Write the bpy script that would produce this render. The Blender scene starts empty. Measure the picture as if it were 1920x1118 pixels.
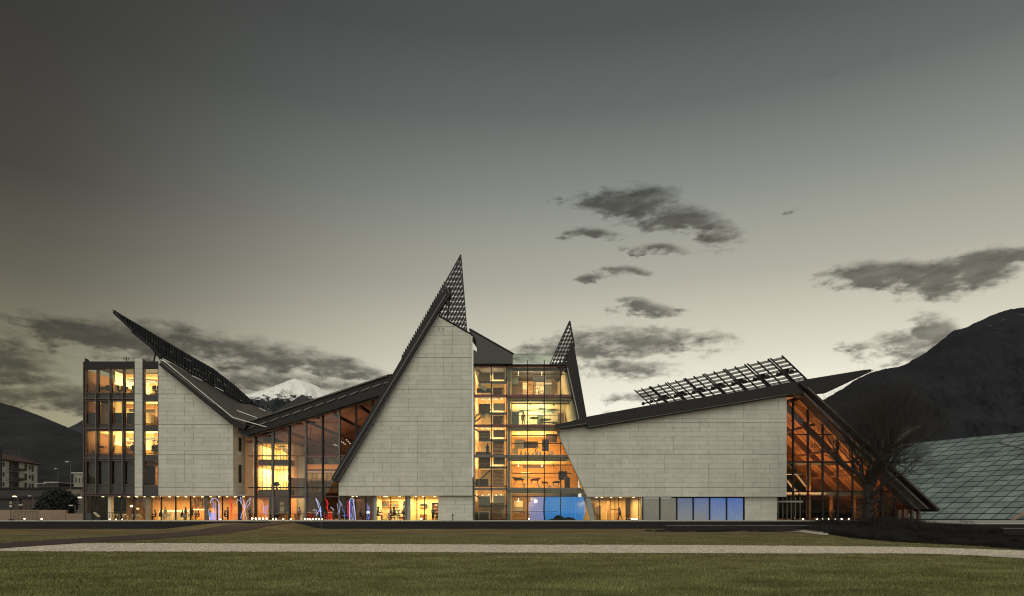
import bpy, math, random
import numpy as np
from mathutils import Vector, Matrix, noise as mnoise
R = math.radians
rng = random.Random(7)
scene = bpy.context.scene
COL = scene.collection

# ------------------------------------------------------------------ camera
F, HZ, CX, CZ, D0 = 1278.0, 955.0, 960.0, 1.55, 90.0
cam_d = bpy.data.cameras.new('camera'); cam = bpy.data.objects.new('camera', cam_d); COL.objects.link(cam)
cam.location = (0, -D0, CZ); cam.rotation_euler = (R(90), 0, 0)
cam_d.sensor_width = 36; cam_d.lens = 36 * F / 1920; cam_d.shift_y = (HZ - 559) / 1920
cam_d.clip_start = 0.5; cam_d.clip_end = 40000
scene.camera = cam

def S(y=0.0): return (y + D0) / F
def X(px, y=0.0): return (px - CX) * S(y)
def Z(py, y=0.0): return CZ + (HZ - py) * S(y)
def W(px, py, y=0.0): return Vector((X(px, y), y, Z(py, y)))

def lin(c):
    return tuple(((v / 255) / 12.92 if v / 255 <= 0.04045 else ((v / 255 + 0.055) / 1.055) ** 2.4) for v in c)

# ------------------------------------------------------------------ world
world = bpy.data.worlds.new("World"); scene.world = world; world.use_nodes = True
nt = world.node_tree; nt.nodes.clear()
def nd(t, tree=None, **k):
    n = (tree or nt).nodes.new(t)
    for a, b in k.items(): setattr(n, a, b)
    return n
def lk(a, b, tree=None): (tree or nt).links.new(a, b)
def mth(op, a, b=None, c=None, clamp=False, tree=None):
    n = nd('ShaderNodeMath', tree, operation=op, use_clamp=clamp)
    for i, v in enumerate((a, b, c)):
        if v is None: continue
        if isinstance(v, (int, float)): n.inputs[i].default_value = v
        else: lk(v, n.inputs[i], tree)
    return n.outputs[0]
def mrange(v, a, b, c, d, smooth=True, tree=None):
    n = nd('ShaderNodeMapRange', tree); n.interpolation_type = 'SMOOTHSTEP' if smooth else 'LINEAR'
    lk(v, n.inputs[0], tree)
    for i, q in enumerate((a, b, c, d)): n.inputs[i + 1].default_value = q
    return n.outputs[0]
def ramp(v, stops, tree=None):
    n = nd('ShaderNodeValToRGB', tree); lk(v, n.inputs[0], tree); e = n.color_ramp.elements
    while len(e) > 1: e.remove(e[0])
    for i, (p, c) in enumerate(stops):
        el = e[0] if i == 0 else e.new(p)
        el.position = p; el.color = (*c, 1)
    return n.outputs[0]
tc = nd('ShaderNodeTexCoord'); sx = nd('ShaderNodeSeparateXYZ'); lk(tc.outputs['Generated'], sx.inputs[0])
vx, vy, vz = sx.outputs
az = mth('ARCTAN2', vx, vy)
hyp = mth('MAXIMUM', mth('SQRT', mth('ADD', mth('MULTIPLY', vx, vx), mth('MULTIPLY', vy, vy))), 0.001)
te = mth('DIVIDE', vz, hyp)                      # tangent of the elevation
tcl = mth('MINIMUM', mth('MAXIMUM', te, 0.0), 3.0)
left = ramp(mth('DIVIDE', tcl, 1.0), [(0.0, lin((168, 160, 124))), (.116, lin((152, 146, 118))), (.19, lin((130, 125, 104))), (.285, lin((98, 95, 84))), (.41, lin((71, 68, 62))), (.6, lin((58, 57, 54))), (1.0, lin((50, 50, 50)))])
right = ramp(mth('DIVIDE', tcl, 1.0), [(0.0, lin((250, 247, 232))), (.15, lin((243, 239, 222))), (.22, lin((216, 212, 193))), (.33, lin((174, 172, 158))), (.47, lin((132, 137, 132))), (.58, lin((102, 107, 105))), (.7, lin((82, 85, 84))), (1.0, lin((66, 68, 68)))])
fac = mrange(mth('COSINE', mth('SUBTRACT', az, R(24))), 0.47, 1.0, 0, 1)
mixs = nd('ShaderNodeMix', data_type='RGBA'); lk(fac, mixs.inputs[0]); lk(left, mixs.inputs[6]); lk(right, mixs.inputs[7])
# clouds : (px, py, rx, ry, tilt, strength) turned into directions of the sky
clouds = [(1185, 380, 95, 34, -6, 1.0), (1290, 418, 100, 36, -24, 1.0), (1110, 442, 62, 13, -6, .7), (1240, 473, 60, 10, -8, .6),
 (1172, 518, 44, 15, -8, .9), (1108, 530, 34, 9, 0, .6), (1205, 580, 70, 17, -10, .9), (1270, 582, 28, 9, -10, .5), (1140, 655, 190, 36, 2, .9),
 (1290, 640, 90, 15, 4, .8), (1170, 695, 120, 24, 0, .6), (1190, 742, 60, 12, 0, .7), (1135, 775, 30, 9, 0, .5), (1330, 715, 90, 9, 0, .3), (1046, 381, 14, 7, 0, .6), (1498, 384, 16, 8, 0, .4),
 (1660, 520, 110, 26, -6, 1.2), (1745, 522, 90, 32, 0, 1.25), (1835, 505, 85, 36, 14, 1.3), (1900, 478, 46, 24, 10, 1.1), (1690, 645, 95, 32, -4, .9), (1755, 612, 45, 26, -10, 1.1), (1610, 645, 40, 12, 0, .6),
 (85, 622, 75, 28, -6, 1.1), (235, 640, 190, 36, -3, 1.15), (440, 660, 150, 36, -8, 1.0), (560, 672, 150, 24, -6, .9), (640, 697, 110, 20, -8, .9), (25, 685, 110, 42, -12, .9), (110, 745, 170, 32, 0, .85), (10, 640, 60, 24, 0, .6), (400, 720, 130, 40, 0, .8), (540, 722, 170, 26, -3, .78), (330, 650, 110, 26, 0, .8), 
 (1005, 605, 30, 12, 0, .3), (440, 74, 90, 34, -8, .28), (1620, 140, 120, 40, 14, .25), (-300, 600, 250, 50, 0, .9), (2300, 560, 260, 50, 0, .9), (-700, 740, 300, 40, 0, .8), (2700, 700, 400, 40, 0, .8)]
cv = nd('ShaderNodeCombineXYZ'); lk(az, cv.inputs[0]); lk(mth('MULTIPLY', te, 2.3), cv.inputs[1])
def wnoise(scale, detail, rough, off):
    n = nd('ShaderNodeTexNoise'); n.inputs['Scale'].default_value = scale; n.inputs['Detail'].default_value = detail
    n.inputs['Roughness'].default_value = rough
    v = nd('ShaderNodeVectorMath', operation='ADD'); lk(cv.outputs[0], v.inputs[0]); v.inputs[1].default_value = (off, off * .7, off * .3)
    lk(v.outputs[0], n.inputs['Vector']); return n.outputs['Fac']
n1 = wnoise(13, 10, .62, 3.1); n2 = wnoise(34, 6, .6, 9.4); n0 = wnoise(5, 3, .5, 17.0)
waz = mth('ADD', az, mth('MULTIPLY', mth('SUBTRACT', n1, .5), .06)); wte = mth('ADD', te, mth('MULTIPLY', mth('SUBTRACT', n2, .5), .03))
n3 = wnoise(70, 5, .6, 23.0)
waz = mth('ADD', az, mth('ADD', mth('MULTIPLY', mth('SUBTRACT', n1, .5), .085), mth('MULTIPLY', mth('SUBTRACT', n3, .5), .02)))
wte = mth('ADD', te, mth('ADD', mth('MULTIPLY', mth('SUBTRACT', n0, .5), .05), mth('MULTIPLY', mth('SUBTRACT', n2, .5), .022)))
f = None
for (cx_, cy_, rx, ry, tl, st) in clouds:
    a0 = math.atan((cx_ - CX) / F); t0 = (HZ - cy_) / math.hypot(F, cx_ - CX); c = math.cos(a0)
    rx2 = rx / F * c * c; ry2 = ry / F * c; ct, s_ = math.cos(R(tl)), math.sin(R(tl))
    da = mth('SUBTRACT', waz, a0); dt = mth('SUBTRACT', wte, t0)
    u = mth('MULTIPLY_ADD', da, ct / rx2, mth('MULTIPLY', dt, s_ / rx2)); v = mth('MULTIPLY_ADD', da, -s_ / ry2, mth('MULTIPLY', dt, ct / ry2))
    r2 = mth('MULTIPLY_ADD', u, u, mth('MULTIPLY', v, v))
    g = mth('MULTIPLY', mth('POWER', 2.718, mth('MULTIPLY', r2, -0.95)), st + (.22 if .4 < st < .8 else .08 if st >= .8 else 0))
    f = g if f is None else mth('MAXIMUM', f, g)
gate = mrange(f, .04, .34, 0, 1)
rag = mth('ADD', mth('MULTIPLY', mth('SUBTRACT', n1, .5), 1.7), mth('ADD', mth('MULTIPLY', mth('SUBTRACT', n2, .5), 1.3), mth('MULTIPLY', mth('SUBTRACT', n3, .5), .55)))
dens = mth('MULTIPLY', mrange(mth('ADD', f, mth('MULTIPLY', rag, gate)), .22, 1.02, 0, 1), gate)
shade = mth('MULTIPLY', mth('POWER', dens, .85), mth('MULTIPLY_ADD', mth('SUBTRACT', n2, .5), .5, .90), clamp=True)
mul = nd('ShaderNodeMix', data_type='RGBA'); lk(shade, mul.inputs[0]); lk(mixs.outputs[2], mul.inputs[6])
dk = nd('ShaderNodeMix', data_type='RGBA', blend_type='MULTIPLY'); dk.inputs[0].default_value = 1; lk(mixs.outputs[2], dk.inputs[6]); dk.inputs[7].default_value = (.13, .135, .135, 1)
ad = nd('ShaderNodeMix', data_type='RGBA', blend_type='ADD'); ad.inputs[0].default_value = 1; lk(dk.outputs[2], ad.inputs[6]); ad.inputs[7].default_value = (*[v * .46 for v in lin((76, 72, 65))], 1)
lk(ad.outputs[2], mul.inputs[7])
# a little of the physical dusk sky on top
sky = nd('ShaderNodeTexSky', sky_type='NISHITA'); sky.sun_disc = False; sky.sun_elevation = R(2); sky.sun_rotation = R(24); sky.air_density = 1.2; sky.dust_density = 3
hs = nd('ShaderNodeHueSaturation'); hs.inputs['Saturation'].default_value = .35; lk(sky.outputs[0], hs.inputs['Color'])
bg1 = nd('ShaderNodeBackground'); lk(mul.outputs[2], bg1.inputs[0]); bg1.inputs[1].default_value = 1.0
bg2 = nd('ShaderNodeBackground'); lk(hs.outputs[0], bg2.inputs[0]); bg2.inputs[1].default_value = 0.004
addb = nd('ShaderNodeAddShader'); lk(bg1.outputs[0], addb.inputs[0]); lk(bg2.outputs[0], addb.inputs[1])
wo = nd('ShaderNodeOutputWorld'); lk(addb.outputs[0], wo.inputs[0])

# ------------------------------------------------------------------ soft twilight from behind the camera
sd = bpy.data.lights.new('sun', 'SUN'); sd.energy = 1.95; sd.angle = R(75); sd.color = (1.0, .968, .875)
sun = bpy.data.objects.new('sun', sd); COL.objects.link(sun)
sun.rotation_euler = Vector((0.12, 1, -.62)).to_track_quat('-Z', 'Y').to_euler()

scene.view_settings.view_transform = 'Standard'; scene.view_settings.look = 'None'
scene.view_settings.exposure = 0; scene.view_settings.gamma = 1; scene.view_settings.use_curve_mapping = False
cy = scene.cycles
cy.use_denoising = True; cy.max_bounces = 7; cy.diffuse_bounces = 3; cy.glossy_bounces = 3; cy.transparent_max_bounces = 24
cy.filter_width = 1.15; cy.caustics_reflective = False; cy.caustics_refractive = False; cy.sample_clamp_indirect = 4

# ------------------------------------------------------------------ materials
MATS = {}
def mat(name, col, rough=.7, metal=0.0, var=.15, scale=3.0, bump=0.0, rand=0.0, stretch=(1, 1, 1), emit=None, estr=0.0, spec=.5, detail=5, island=0.0, stain=0.0):
    if name in MATS: return MATS[name]
    m = bpy.data.materials.new(name); m.use_nodes = True; t = m.node_tree; b = t.nodes['Principled BSDF']
    geo = nd('ShaderNodeNewGeometry', t); mp = nd('ShaderNodeMapping', t); mp.inputs['Scale'].default_value = stretch
    lk(geo.outputs['Position'], mp.inputs[0], t)
    no = nd('ShaderNodeTexNoise', t); no.inputs['Scale'].default_value = scale; no.inputs['Detail'].default_value = detail; no.inputs['Roughness'].default_value = .6
    lk(mp.outputs[0], no.inputs['Vector'], t)
    val = mrange(no.outputs['Fac'], .3, .7, 1 - var, 1 + var, False, t)
    if rand:
        oi = nd('ShaderNodeObjectInfo', t)
        val = mth('MULTIPLY', val, mrange(oi.outputs['Random'], 0, 1, 1 - rand, 1 + rand, False, t), tree=t)
    if island:
        val = mth('MULTIPLY', val, mrange(geo.outputs['Random Per Island'], 0, 1, 1 - island, 1 + island, False, t), tree=t)
    if stain:
        m2 = nd('ShaderNodeMapping', t); m2.inputs['Scale'].default_value = (1, 1, .22); lk(geo.outputs['Position'], m2.inputs[0], t)
        n2_ = nd('ShaderNodeTexNoise', t); n2_.inputs['Scale'].default_value = .55; n2_.inputs['Detail'].default_value = 7; lk(m2.outputs[0], n2_.inputs['Vector'], t)
        val = mth('MULTIPLY', val, mrange(n2_.outputs['Fac'], .3, .7, 1 - stain, 1 + stain, False, t), tree=t)
    mx = nd('ShaderNodeVectorMath', t, operation='SCALE'); mx.inputs[0].default_value = col; lk(val, mx.inputs['Scale'], t)
    lk(mx.outputs[0], b.inputs['Base Color'], t)
    b.inputs['Roughness'].default_value = rough; b.inputs['Metallic'].default_value = metal; b.inputs['Specular IOR Level'].default_value = spec
    if bump:
        bp = nd('ShaderNodeBump', t); bp.inputs['Strength'].default_value = bump; bp.inputs['Distance'].default_value = .05
        lk(no.outputs['Fac'], bp.inputs['Height'], t); lk(bp.outputs[0], b.inputs['Normal'], t)
    if emit:
        b.inputs['Emission Color'].default_value = (*emit, 1); b.inputs['Emission Strength'].default_value = estr
    MATS[name] = m
    return m
def glass(name, tint=(.86, .88, .84), ior=1.22, rough=.01):
    m = bpy.data.materials.new(name); m.use_nodes = True; t = m.node_tree; t.nodes.clear()
    tr = nd('ShaderNodeBsdfTransparent', t); tr.inputs[0].default_value = (*tint, 1)
    gl = nd('ShaderNodeBsdfGlossy', t); gl.inputs['Roughness'].default_value = rough
    gq = nd('ShaderNodeNewGeometry', t); dp = nd('ShaderNodeVectorMath', t, operation='DOT_PRODUCT'); lk(gq.outputs['Incoming'], dp.inputs[0], t); lk(gq.outputs['Normal'], dp.inputs[1], t)
    f0 = ((ior - 1) / (ior + 1)) ** 2
    fr_ = mth('MULTIPLY_ADD', mth('POWER', mth('SUBTRACT', 1.0, mth('ABSOLUTE', dp.outputs['Value'], tree=t), tree=t), 5.0, tree=t), 1 - f0, f0, clamp=True, tree=t)
    no = nd('ShaderNodeTexNoise', t); no.inputs['Scale'].default_value = .5; ge = nd('ShaderNodeNewGeometry', t); lk(ge.outputs['Position'], no.inputs['Vector'], t)
    bp = nd('ShaderNodeBump', t); bp.inputs['Strength'].default_value = .015; bp.inputs['Distance'].default_value = .2; lk(no.outputs['Fac'], bp.inputs['Height'], t)
    lk(bp.outputs[0], gl.inputs['Normal'], t)
    mx = nd('ShaderNodeMixShader', t); lk(fr_, mx.inputs[0], t); lk(tr.outputs[0], mx.inputs[1], t); lk(gl.outputs[0], mx.inputs[2], t)
    o = nd('ShaderNodeOutputMaterial', t); lk(mx.outputs[0], o.inputs[0], t)
    MATS[name] = m; return m
def glow(name, col, s, var=.0, scale=1.0):
    m = bpy.data.materials.new(name); m.use_nodes = True; t = m.node_tree; t.nodes.clear()
    e = nd('ShaderNodeEmission', t); e.inputs[0].default_value = (*col, 1)
    o = nd('ShaderNodeOutputMaterial', t); lk(e.outputs[0], o.inputs[0], t)
    g = nd('ShaderNodeNewGeometry', t); no = nd('ShaderNodeTexNoise', t); no.inputs['Scale'].default_value = scale; lk(g.outputs['Position'], no.inputs['Vector'], t)
    lk(mrange(no.outputs['Fac'], .25, .75, s * (1 - var), s * (1 + var), False, t), e.inputs[1], t)
    MATS[name] = m; return m

stone = mat('limestone', (.505, .495, .428), .85, var=.08, scale=1.2, bump=.08, rand=.052, detail=8, stain=.06)
joint = mat('joint_backing', (.24, .23, .20), .9)  # darker concrete of the wall core behind the open slab joints
conc = mat('pale_concrete', (.42, .41, .36), .8, var=.12, scale=2)
steel = mat('dark_steel', (.015, .0145, .0145), .6, .0, var=.2, scale=4, spec=.25)
steel2 = mat('grey_steel', (.10, .095, .085), .5, .2, var=.2)
wood_d = mat('dark_timber', (.055, .034, .028), .6, var=.25, scale=5, stretch=(1, 1, .3))
red = mat('oxide_red_steel', (.13, .035, .028), .5, var=.2)
roofm = mat('brown_zinc_roof', (.125, .105, .085), .5, .2, var=.25, scale=.6, bump=.05)
rooflt = mat('pale_roof_edge', (.28, .28, .24), .45, .3, var=.3, scale=2)
timber = mat('orange_timber', (.58, .30, .13), .6, var=.10, scale=2.0, stretch=(.4, .4, 3))
timber2 = mat('brown_timber_ceiling', (.34, .17, .10), .55, var=.35, scale=.35, stretch=(1, 1, 2.5), detail=8)
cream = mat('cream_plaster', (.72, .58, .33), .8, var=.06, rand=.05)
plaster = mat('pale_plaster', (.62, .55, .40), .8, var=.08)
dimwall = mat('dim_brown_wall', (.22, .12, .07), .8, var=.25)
floorm = mat('interior_floor', (.20, .14, .08), .35, var=.2)
blackp = mat('black_plastic', (.02, .02, .02), .4)
black = mat('dark_cloth', (.022, .022, .024), .8, var=.3)
pvm = mat('solar_cell_black', (.016, .0165, .018), .5, .0, var=.3, rand=.3, spec=.25)
gcol = mat('grey_column', (.26, .27, .24), .7, var=.1)
glz = glass('clear_glass')
glz_b = glass('balustrade_glass', (.72, .76, .70), 1.45)
lampm = glow('lamp_warm', (1, .74, .38), 6)
bulb = glow('ground_lamp', (1, .80, .48), 24)

# ------------------------------------------------------------------ mesh helpers
class MB:
    def __init__(s): s.v = []; s.f = []
    def add(s, vs, fs):
        b = len(s.v); s.v += [tuple(v) for v in vs]; s.f += [tuple(i + b for i in q) for q in fs]; return s
    def box(s, x0, x1, y0, y1, z0, z1):
        if x0 > x1: x0, x1 = x1, x0
        if y0 > y1: y0, y1 = y1, y0
        if z0 > z1: z0, z1 = z1, z0
        return s.add([(x0, y0, z0), (x1, y0, z0), (x1, y1, z0), (x0, y1, z0), (x0, y0, z1), (x1, y0, z1), (x1, y1, z1), (x0, y1, z1)],
              [(3, 2, 1, 0), (4, 5, 6, 7), (0, 1, 5, 4), (1, 2, 6, 5), (2, 3, 7, 6), (3, 0, 4, 7)])
    def pbox(s, px0, px1, py0, py1, y0, y1):           # sized in facade-plane units, extruded straight back
        return s.box(X(px0), X(px1), y0, y1, Z(py1), Z(py0))
    def qbox(s, px0, px1, py0, py1, y0, y1):           # placed where its front face is seen, then extruded straight back
        return s.box(X(px0, y0), X(px1, y0), y0, y1, max(.005, Z(py1, y0)), Z(py0, y0))
    def prism(s, pts, y0, y1):                          # pts (x,z), extruded along y
        n = len(pts); a = sum(pts[i][0] * pts[(i + 1) % n][1] - pts[(i + 1) % n][0] * pts[i][1] for i in range(n))
        if a < 0: pts = pts[::-1]
        vs = [(x, y0, z) for x, z in pts] + [(x, y1, z) for x, z in pts]
        fs = [tuple(range(n)), tuple(range(2 * n - 1, n - 1, -1))] + [(i, i + n, (i + 1) % n + n, (i + 1) % n) for i in range(n)]
        return s.add(vs, fs)
    def slab(s, pts, t):                                # 3-D planar-ish polygon thickened by t along its normal
        pts = [Vector(p) for p in pts]; n = Vector()
        for i in range(len(pts)): n += pts[i].cross(pts[(i + 1) % len(pts)])
        n.normalize(); k = len(pts)
        return s.add(pts + [p - n * t for p in pts], [tuple(range(k)), tuple(range(2 * k - 1, k - 1, -1))] + [(i, i + k, (i + 1) % k + k, (i + 1) % k) for i in range(k)])
    def tube(s, a, b, r0, r1=None, n=6):
        a, b = Vector(a), Vector(b); r1 = r0 if r1 is None else r1; d = (b - a)
        if d.length < 1e-6: return s
        d.normalize(); u = d.orthogonal().normalized(); w = d.cross(u)
        vs = []
        for p, r in ((a, r0), (b, r1)):
            for i in range(n):
                t = 2 * math.pi * i / n; vs.append(p + (u * math.cos(t) + w * math.sin(t)) * r)
        return s.add(vs, [(i, (i + 1) % n, (i + 1) % n + n, i + n) for i in range(n)] + [tuple(range(n))[::-1], tuple(range(n, 2 * n))])
    def path(s, pts, r, n=5):
        for a, b in zip(pts, pts[1:]): s.tube(a, b, r, None, n)
        return s
    def bar(s, a, b, w, h):                              # rectangular bar between two points
        a, b = Vector(a), Vector(b); d = (b - a).normalized(); u = Vector((0, 1, 0)) if abs(d.y) < .9 else Vector((1, 0, 0))
        v = d.cross(u).normalized(); u = v.cross(d).normalized()
        vs = [p + u * i * w / 2 + v * j * h / 2 for p in (a, b) for i, j in ((-1, -1), (1, -1), (1, 1), (-1, 1))]
        return s.add(vs, [(0, 1, 2, 3), (7, 6, 5, 4), (0, 4, 5, 1), (1, 5, 6, 2), (2, 6, 7, 3), (3, 7, 4, 0)])
    def lathe(s, prof, c=(0, 0, 0), n=16):
        c = Vector(c); b = []
        for r, z in prof:
            for i in range(n):
                t = 2 * math.pi * i / n; b.append((c.x + r * math.cos(t), c.y + r * math.sin(t), c.z + z))
        fs = [(k * n + i, k * n + (i + 1) % n, (k + 1) * n + (i + 1) % n, (k + 1) * n + i) for k in range(len(prof) - 1) for i in range(n)]
        fs += [tuple(range(n))[::-1], tuple(range((len(prof) - 1) * n, len(prof) * n))]
        return s.add(b, fs)
    def ball(s, c, r, n=8, m=6, sc=(1, 1, 1)):
        prof = [(max(1e-3, math.sin(math.pi * k / m)), -math.cos(math.pi * k / m)) for k in range(m + 1)]
        t = MB().lathe(prof, n=n); c = Vector(c)
        return s.add([(c.x + v[0] * r * sc[0], c.y + v[1] * r * sc[1], c.z + v[2] * r * sc[2]) for v in t.v], t.f)
    def mesh(s, name, mats, smooth=False):
        me = bpy.data.meshes.new(name); me.from_pydata(s.v, [], s.f)
        for m in (mats if isinstance(mats, (list, tuple)) else [mats]): me.materials.append(m)
        if smooth: me.polygons.foreach_set('use_smooth', [True] * len(me.polygons))
        me.update(); return me
def put(name, me, parent=None, loc=None):
    o = bpy.data.objects.new(name, me); COL.objects.link(o)
    if parent is not None:
        o.parent = parent
        if loc is None: loc = -parent.location if (parent.type == 'EMPTY' and parent.get('abs')) else (0, 0, 0)
    o.location = loc or (0, 0, 0)
    return o
def part(name, mb, m, parent, smooth=False): return put(name, mb.mesh(name, m, smooth), parent)
def tag(o, label=None, cat=None, group=None, kind=None):
    if label: o['label'] = label
    if cat: o['category'] = cat
    if group: o['group'] = group
    if kind: o['kind'] = kind
    return o
def thing(name, label, cat, loc=(0, 0, 0), group=None, rz=0, absolute=False):
    o = bpy.data.objects.new(name, None); COL.objects.link(o); o.location = loc; o.rotation_euler = (0, 0, rz); o.empty_display_size = .3
    if absolute: o['abs'] = 1
    return tag(o, label, cat, group)
def solo(name, mb, m, label, cat, group=None, loc=(0, 0, 0), smooth=False, rz=0):
    o = put(name, mb.mesh(name, m, smooth)); o.location = loc; o.rotation_euler = (0, 0, rz); return tag(o, label, cat, group)
def struct(name, mb, m, kind='structure', smooth=False):
    o = put(name, mb.mesh(name, m, smooth)); o['kind'] = kind; return o
def copy_tree(o, parent=None):
    kids = list(o.children); c = o.copy(); COL.objects.link(c)
    if parent is not None: c.parent = parent
    for k in kids: copy_tree(k, c)
    return c
def again(src, label, loc, rz=0, sc=None, group=None):
    c = copy_tree(src); c.location = loc; c.rotation_euler = (0, 0, rz); c['label'] = label
    if sc: c.scale = (sc, sc, sc)
    if group: c['group'] = group
    return c
def area(loc, sx_, sy_, power, col=(1, .66, .30), parent=None, rot=(0, 0, 0), up=0.0):
    if up: loc = (loc[0], loc[1], loc[2] - up); rot = (R(180), 0, 0)
    l = bpy.data.lights.new('room_fill_light', 'AREA'); l.shape = 'RECTANGLE'; l.size = sx_; l.size_y = sy_; l.energy = power; l.color = col  # added fill for the room; upturned ones hang below the ceiling to brighten it
    o = bpy.data.objects.new('room_fill_light', l); COL.objects.link(o); o.rotation_euler = rot
    if parent is not None:
        o.parent = parent; o.location = Vector(loc) - parent.location
    else: o.location = loc
    return o
def clip(poly, cp):                                      # Sutherland-Hodgman, cp convex CCW
    out = list(poly)
    for i in range(len(cp)):
        a, b = cp[i], cp[(i + 1) % len(cp)]; inp, out = out, []
        if not inp: return []
        def side(p): return (b[0] - a[0]) * (p[1] - a[1]) - (b[1] - a[1]) * (p[0] - a[0])
        for j in range(len(inp)):
            p, q = inp[j - 1], inp[j]; sp, sq = side(p), side(q)
            if (sp < 0) != (sq < 0):
                t = sp / (sp - sq); out.append((p[0] + t * (q[0] - p[0]), p[1] + t * (q[1] - p[1])))
            if sq >= 0: out.append(q)
    return out
def parea(p): return .5 * sum(p[i][0] * p[(i + 1) % len(p)][1] - p[(i + 1) % len(p)][0] * p[i][1] for i in range(len(p)))
def ccw(p): return p if parea(p) > 0 else p[::-1]
def PP(*pts): return ccw([(X(a), Z(b)) for a, b in pts])
UNIT = {}
def unit(m, name):
    if (m.name, name) not in UNIT: UNIT[(m.name, name)] = MB().box(0, 1, 0, 1, 0, 1).mesh(name, m)
    return UNIT[(m.name, name)]
def cladding(T, poly, y, joints, nrows, m=stone, name='stone_panel', mod=1.155, cap=300, th=.05, x0=None, wts=(.3, .42, .18, .10)):
    """stone slabs with open joints, storey by storey; joints = facade heights (photo rows) of the wide joints"""
    xs = [p[0] for p in poly]; xa = min(xs) if x0 is None else x0; xb = max(xs); cells = []
    for k in range(len(joints) - 1):
        zt, zb = Z(joints[k]), Z(joints[k + 1]); n = nrows[k]
        for r in range(n):
            a = zt + (zb - zt) * r / n; b = zt + (zb - zt) * (r + 1) / n
            g0 = .035 if r == 0 else .009; g1 = .035 if r == n - 1 else .009
            x = xa - mod * rng.choice((0, 0, 1))
            while x < xb:
                w = mod * rng.choices((1, 2, 3, 4), wts)[0]
                q = clip([(x + .016, b + g1), (x + w - .016, b + g1), (x + w - .016, a - g0), (x + .016, a - g0)], poly)
                if len(q) >= 3:
                    ar = parea(q)
                    if ar > .03: cells.append((ar, q, abs(ar - (w - .032) * (a - b - g0 - g1)) < 1e-4, (x + .016, b + g1, w - .032, a - b - g0 - g1)))
                x += w
    cells.sort(key=lambda c: -c[0]); rest = MB()
    for i, (ar, q, full, rc) in enumerate(cells):
        j = rng.uniform(-.008, .008)
        if i >= cap: rest.prism(q, y + j, y + th); continue
        if full:
            o = put(name, unit(m, name), T); o.location = Vector((rc[0], y + j, rc[1])) + (-T.location if T.get('abs') else Vector()); o.scale = (rc[2], th - j, rc[3])
        else: part(name, MB().prism(q, y + j, y + th), m, T)
    if rest.v: part(name, rest, m, T)['kind'] = 'stuff'
def panes(T, poly, xs, zs, y, m=glz, name='glass_pane', inset=.04):
    for i in range(len(xs) - 1):
        for j in range(len(zs) - 1):
            a, b = sorted((zs[j], zs[j + 1]))
            q = clip([(xs[i] + inset, a + inset), (xs[i + 1] - inset, a + inset), (xs[i + 1] - inset, b - inset), (xs[i] + inset, b - inset)], poly)
            if len(q) >= 3 and parea(q) > .05: part(name, MB().prism(q, y, y + .03), m, T)
# ------------------------------------------------------------------ terrain
LZ = -0.95
def sm(a, b, v):
    t = min(1, max(0, (v - a) / (b - a))); return t * t * (3 - 2 * t)
def H(x, y):
    h = 0.0
    up = sm(-20, -5.0, y)
    h += .86 * up * sm(-44, -35, x) * (1 - sm(-28.5, -24, x)) * (1 - .22 * math.exp(-((x + 33) / 2.6) ** 2))
    h += .35 * sm(-28, -12, y) * sm(30, 44, x)
    return LZ + h
def G(px, py, lift=0.0):
    a, b = (px - CX) / F, (HZ - py) / F
    d = 2.0; st = .25
    while d < 200:
        if CZ + b * d <= H(a * d, d - D0): break
        d += st
    lo, hi = d - st, d
    for _ in range(20):
        m_ = (lo + hi) / 2
        if CZ + b * m_ <= H(a * m_, m_ - D0): hi = m_
        else: lo = m_
    x, y = a * hi, hi - D0
    return Vector((x, y, H(x, y) + lift))
def lerp_tab(tab, x):
    for (a, u), (b, v) in zip(tab, tab[1:]):
        if x <= b: return u + (v - u) * max(0, min(1, (x - a) / (b - a)))
    return tab[-1][1]
grass_soil = mat('lawn_turf', (.185, .145, .075), .95, var=.45, scale=.5, bump=.0, detail=15, stretch=(.5, .8, 1), spec=.1)
blade = mat('grass_blade', (.188, .200, .074), .9, var=.42, scale=.7, stretch=(.5, .8, 1), detail=15, spec=.1, island=.65, stain=.22)
soil = mat('bark_mulch', (.060, .036, .031), .95, var=.5, scale=3, bump=.6, detail=10)
gravelm = mat('pale_gravel', (.68, .60, .48), .95, var=.38, scale=5, bump=.8, detail=14)
dirt = mat('far_ground', (.035, .034, .030), .95, var=.4, scale=.02)
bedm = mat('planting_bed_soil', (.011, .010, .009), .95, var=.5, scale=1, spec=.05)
struct('ground', MB().add([(-9000, -400, -1.6), (9000, -400, -1.6), (9000, 14000, -1.6), (-9000, 14000, -1.6)], [(0, 1, 2, 3)]), dirt)
lw = MB(); NX, NY = 150, 60
for j in range(NY + 1):
    y = -100 + (97) * (j / NY) ** .75
    for i in range(NX + 1):
        x = -110 + 220 * i / NX
        if j == NY: y = -3.0
        lw.v.append((x, y, H(x, y)))
for j in range(NY):
    for i in range(NX):
        a = j * (NX + 1) + i; lw.f.append((a, a + 1, a + NX + 2, a + NX + 1))
struct('lawn', lw, grass_soil, smooth=True)
def strip(name, top, bot, m, lift, x0, x1, n=120, rows=6, kind='structure', wob=0.0):
    """ground sheet between two curves given as photo rows over photo columns"""
    s = MB()
    for i in range(n + 1):
        px = x0 + (x1 - x0) * i / n
        a = lerp_tab(top, px) + wob * mnoise.noise(Vector((px * .05, 1, 0))) ; b = lerp_tab(bot, px) + wob * 1.4 * mnoise.noise(Vector((px * .07, 9, 0)))
        pa, pb = G(px, a), G(px, max(b, a + .2))
        for k in range(rows + 1):
            p = pa.lerp(pb, k / rows); s.v.append((p.x, p.y, H(p.x, p.y) + lift))
    for i in range(n):
        for k in range(rows):
            a = i * (rows + 1) + k; s.f.append((a, a + 1, a + rows + 2, a + rows + 1))
    return struct(name, s, m, kind)
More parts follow.
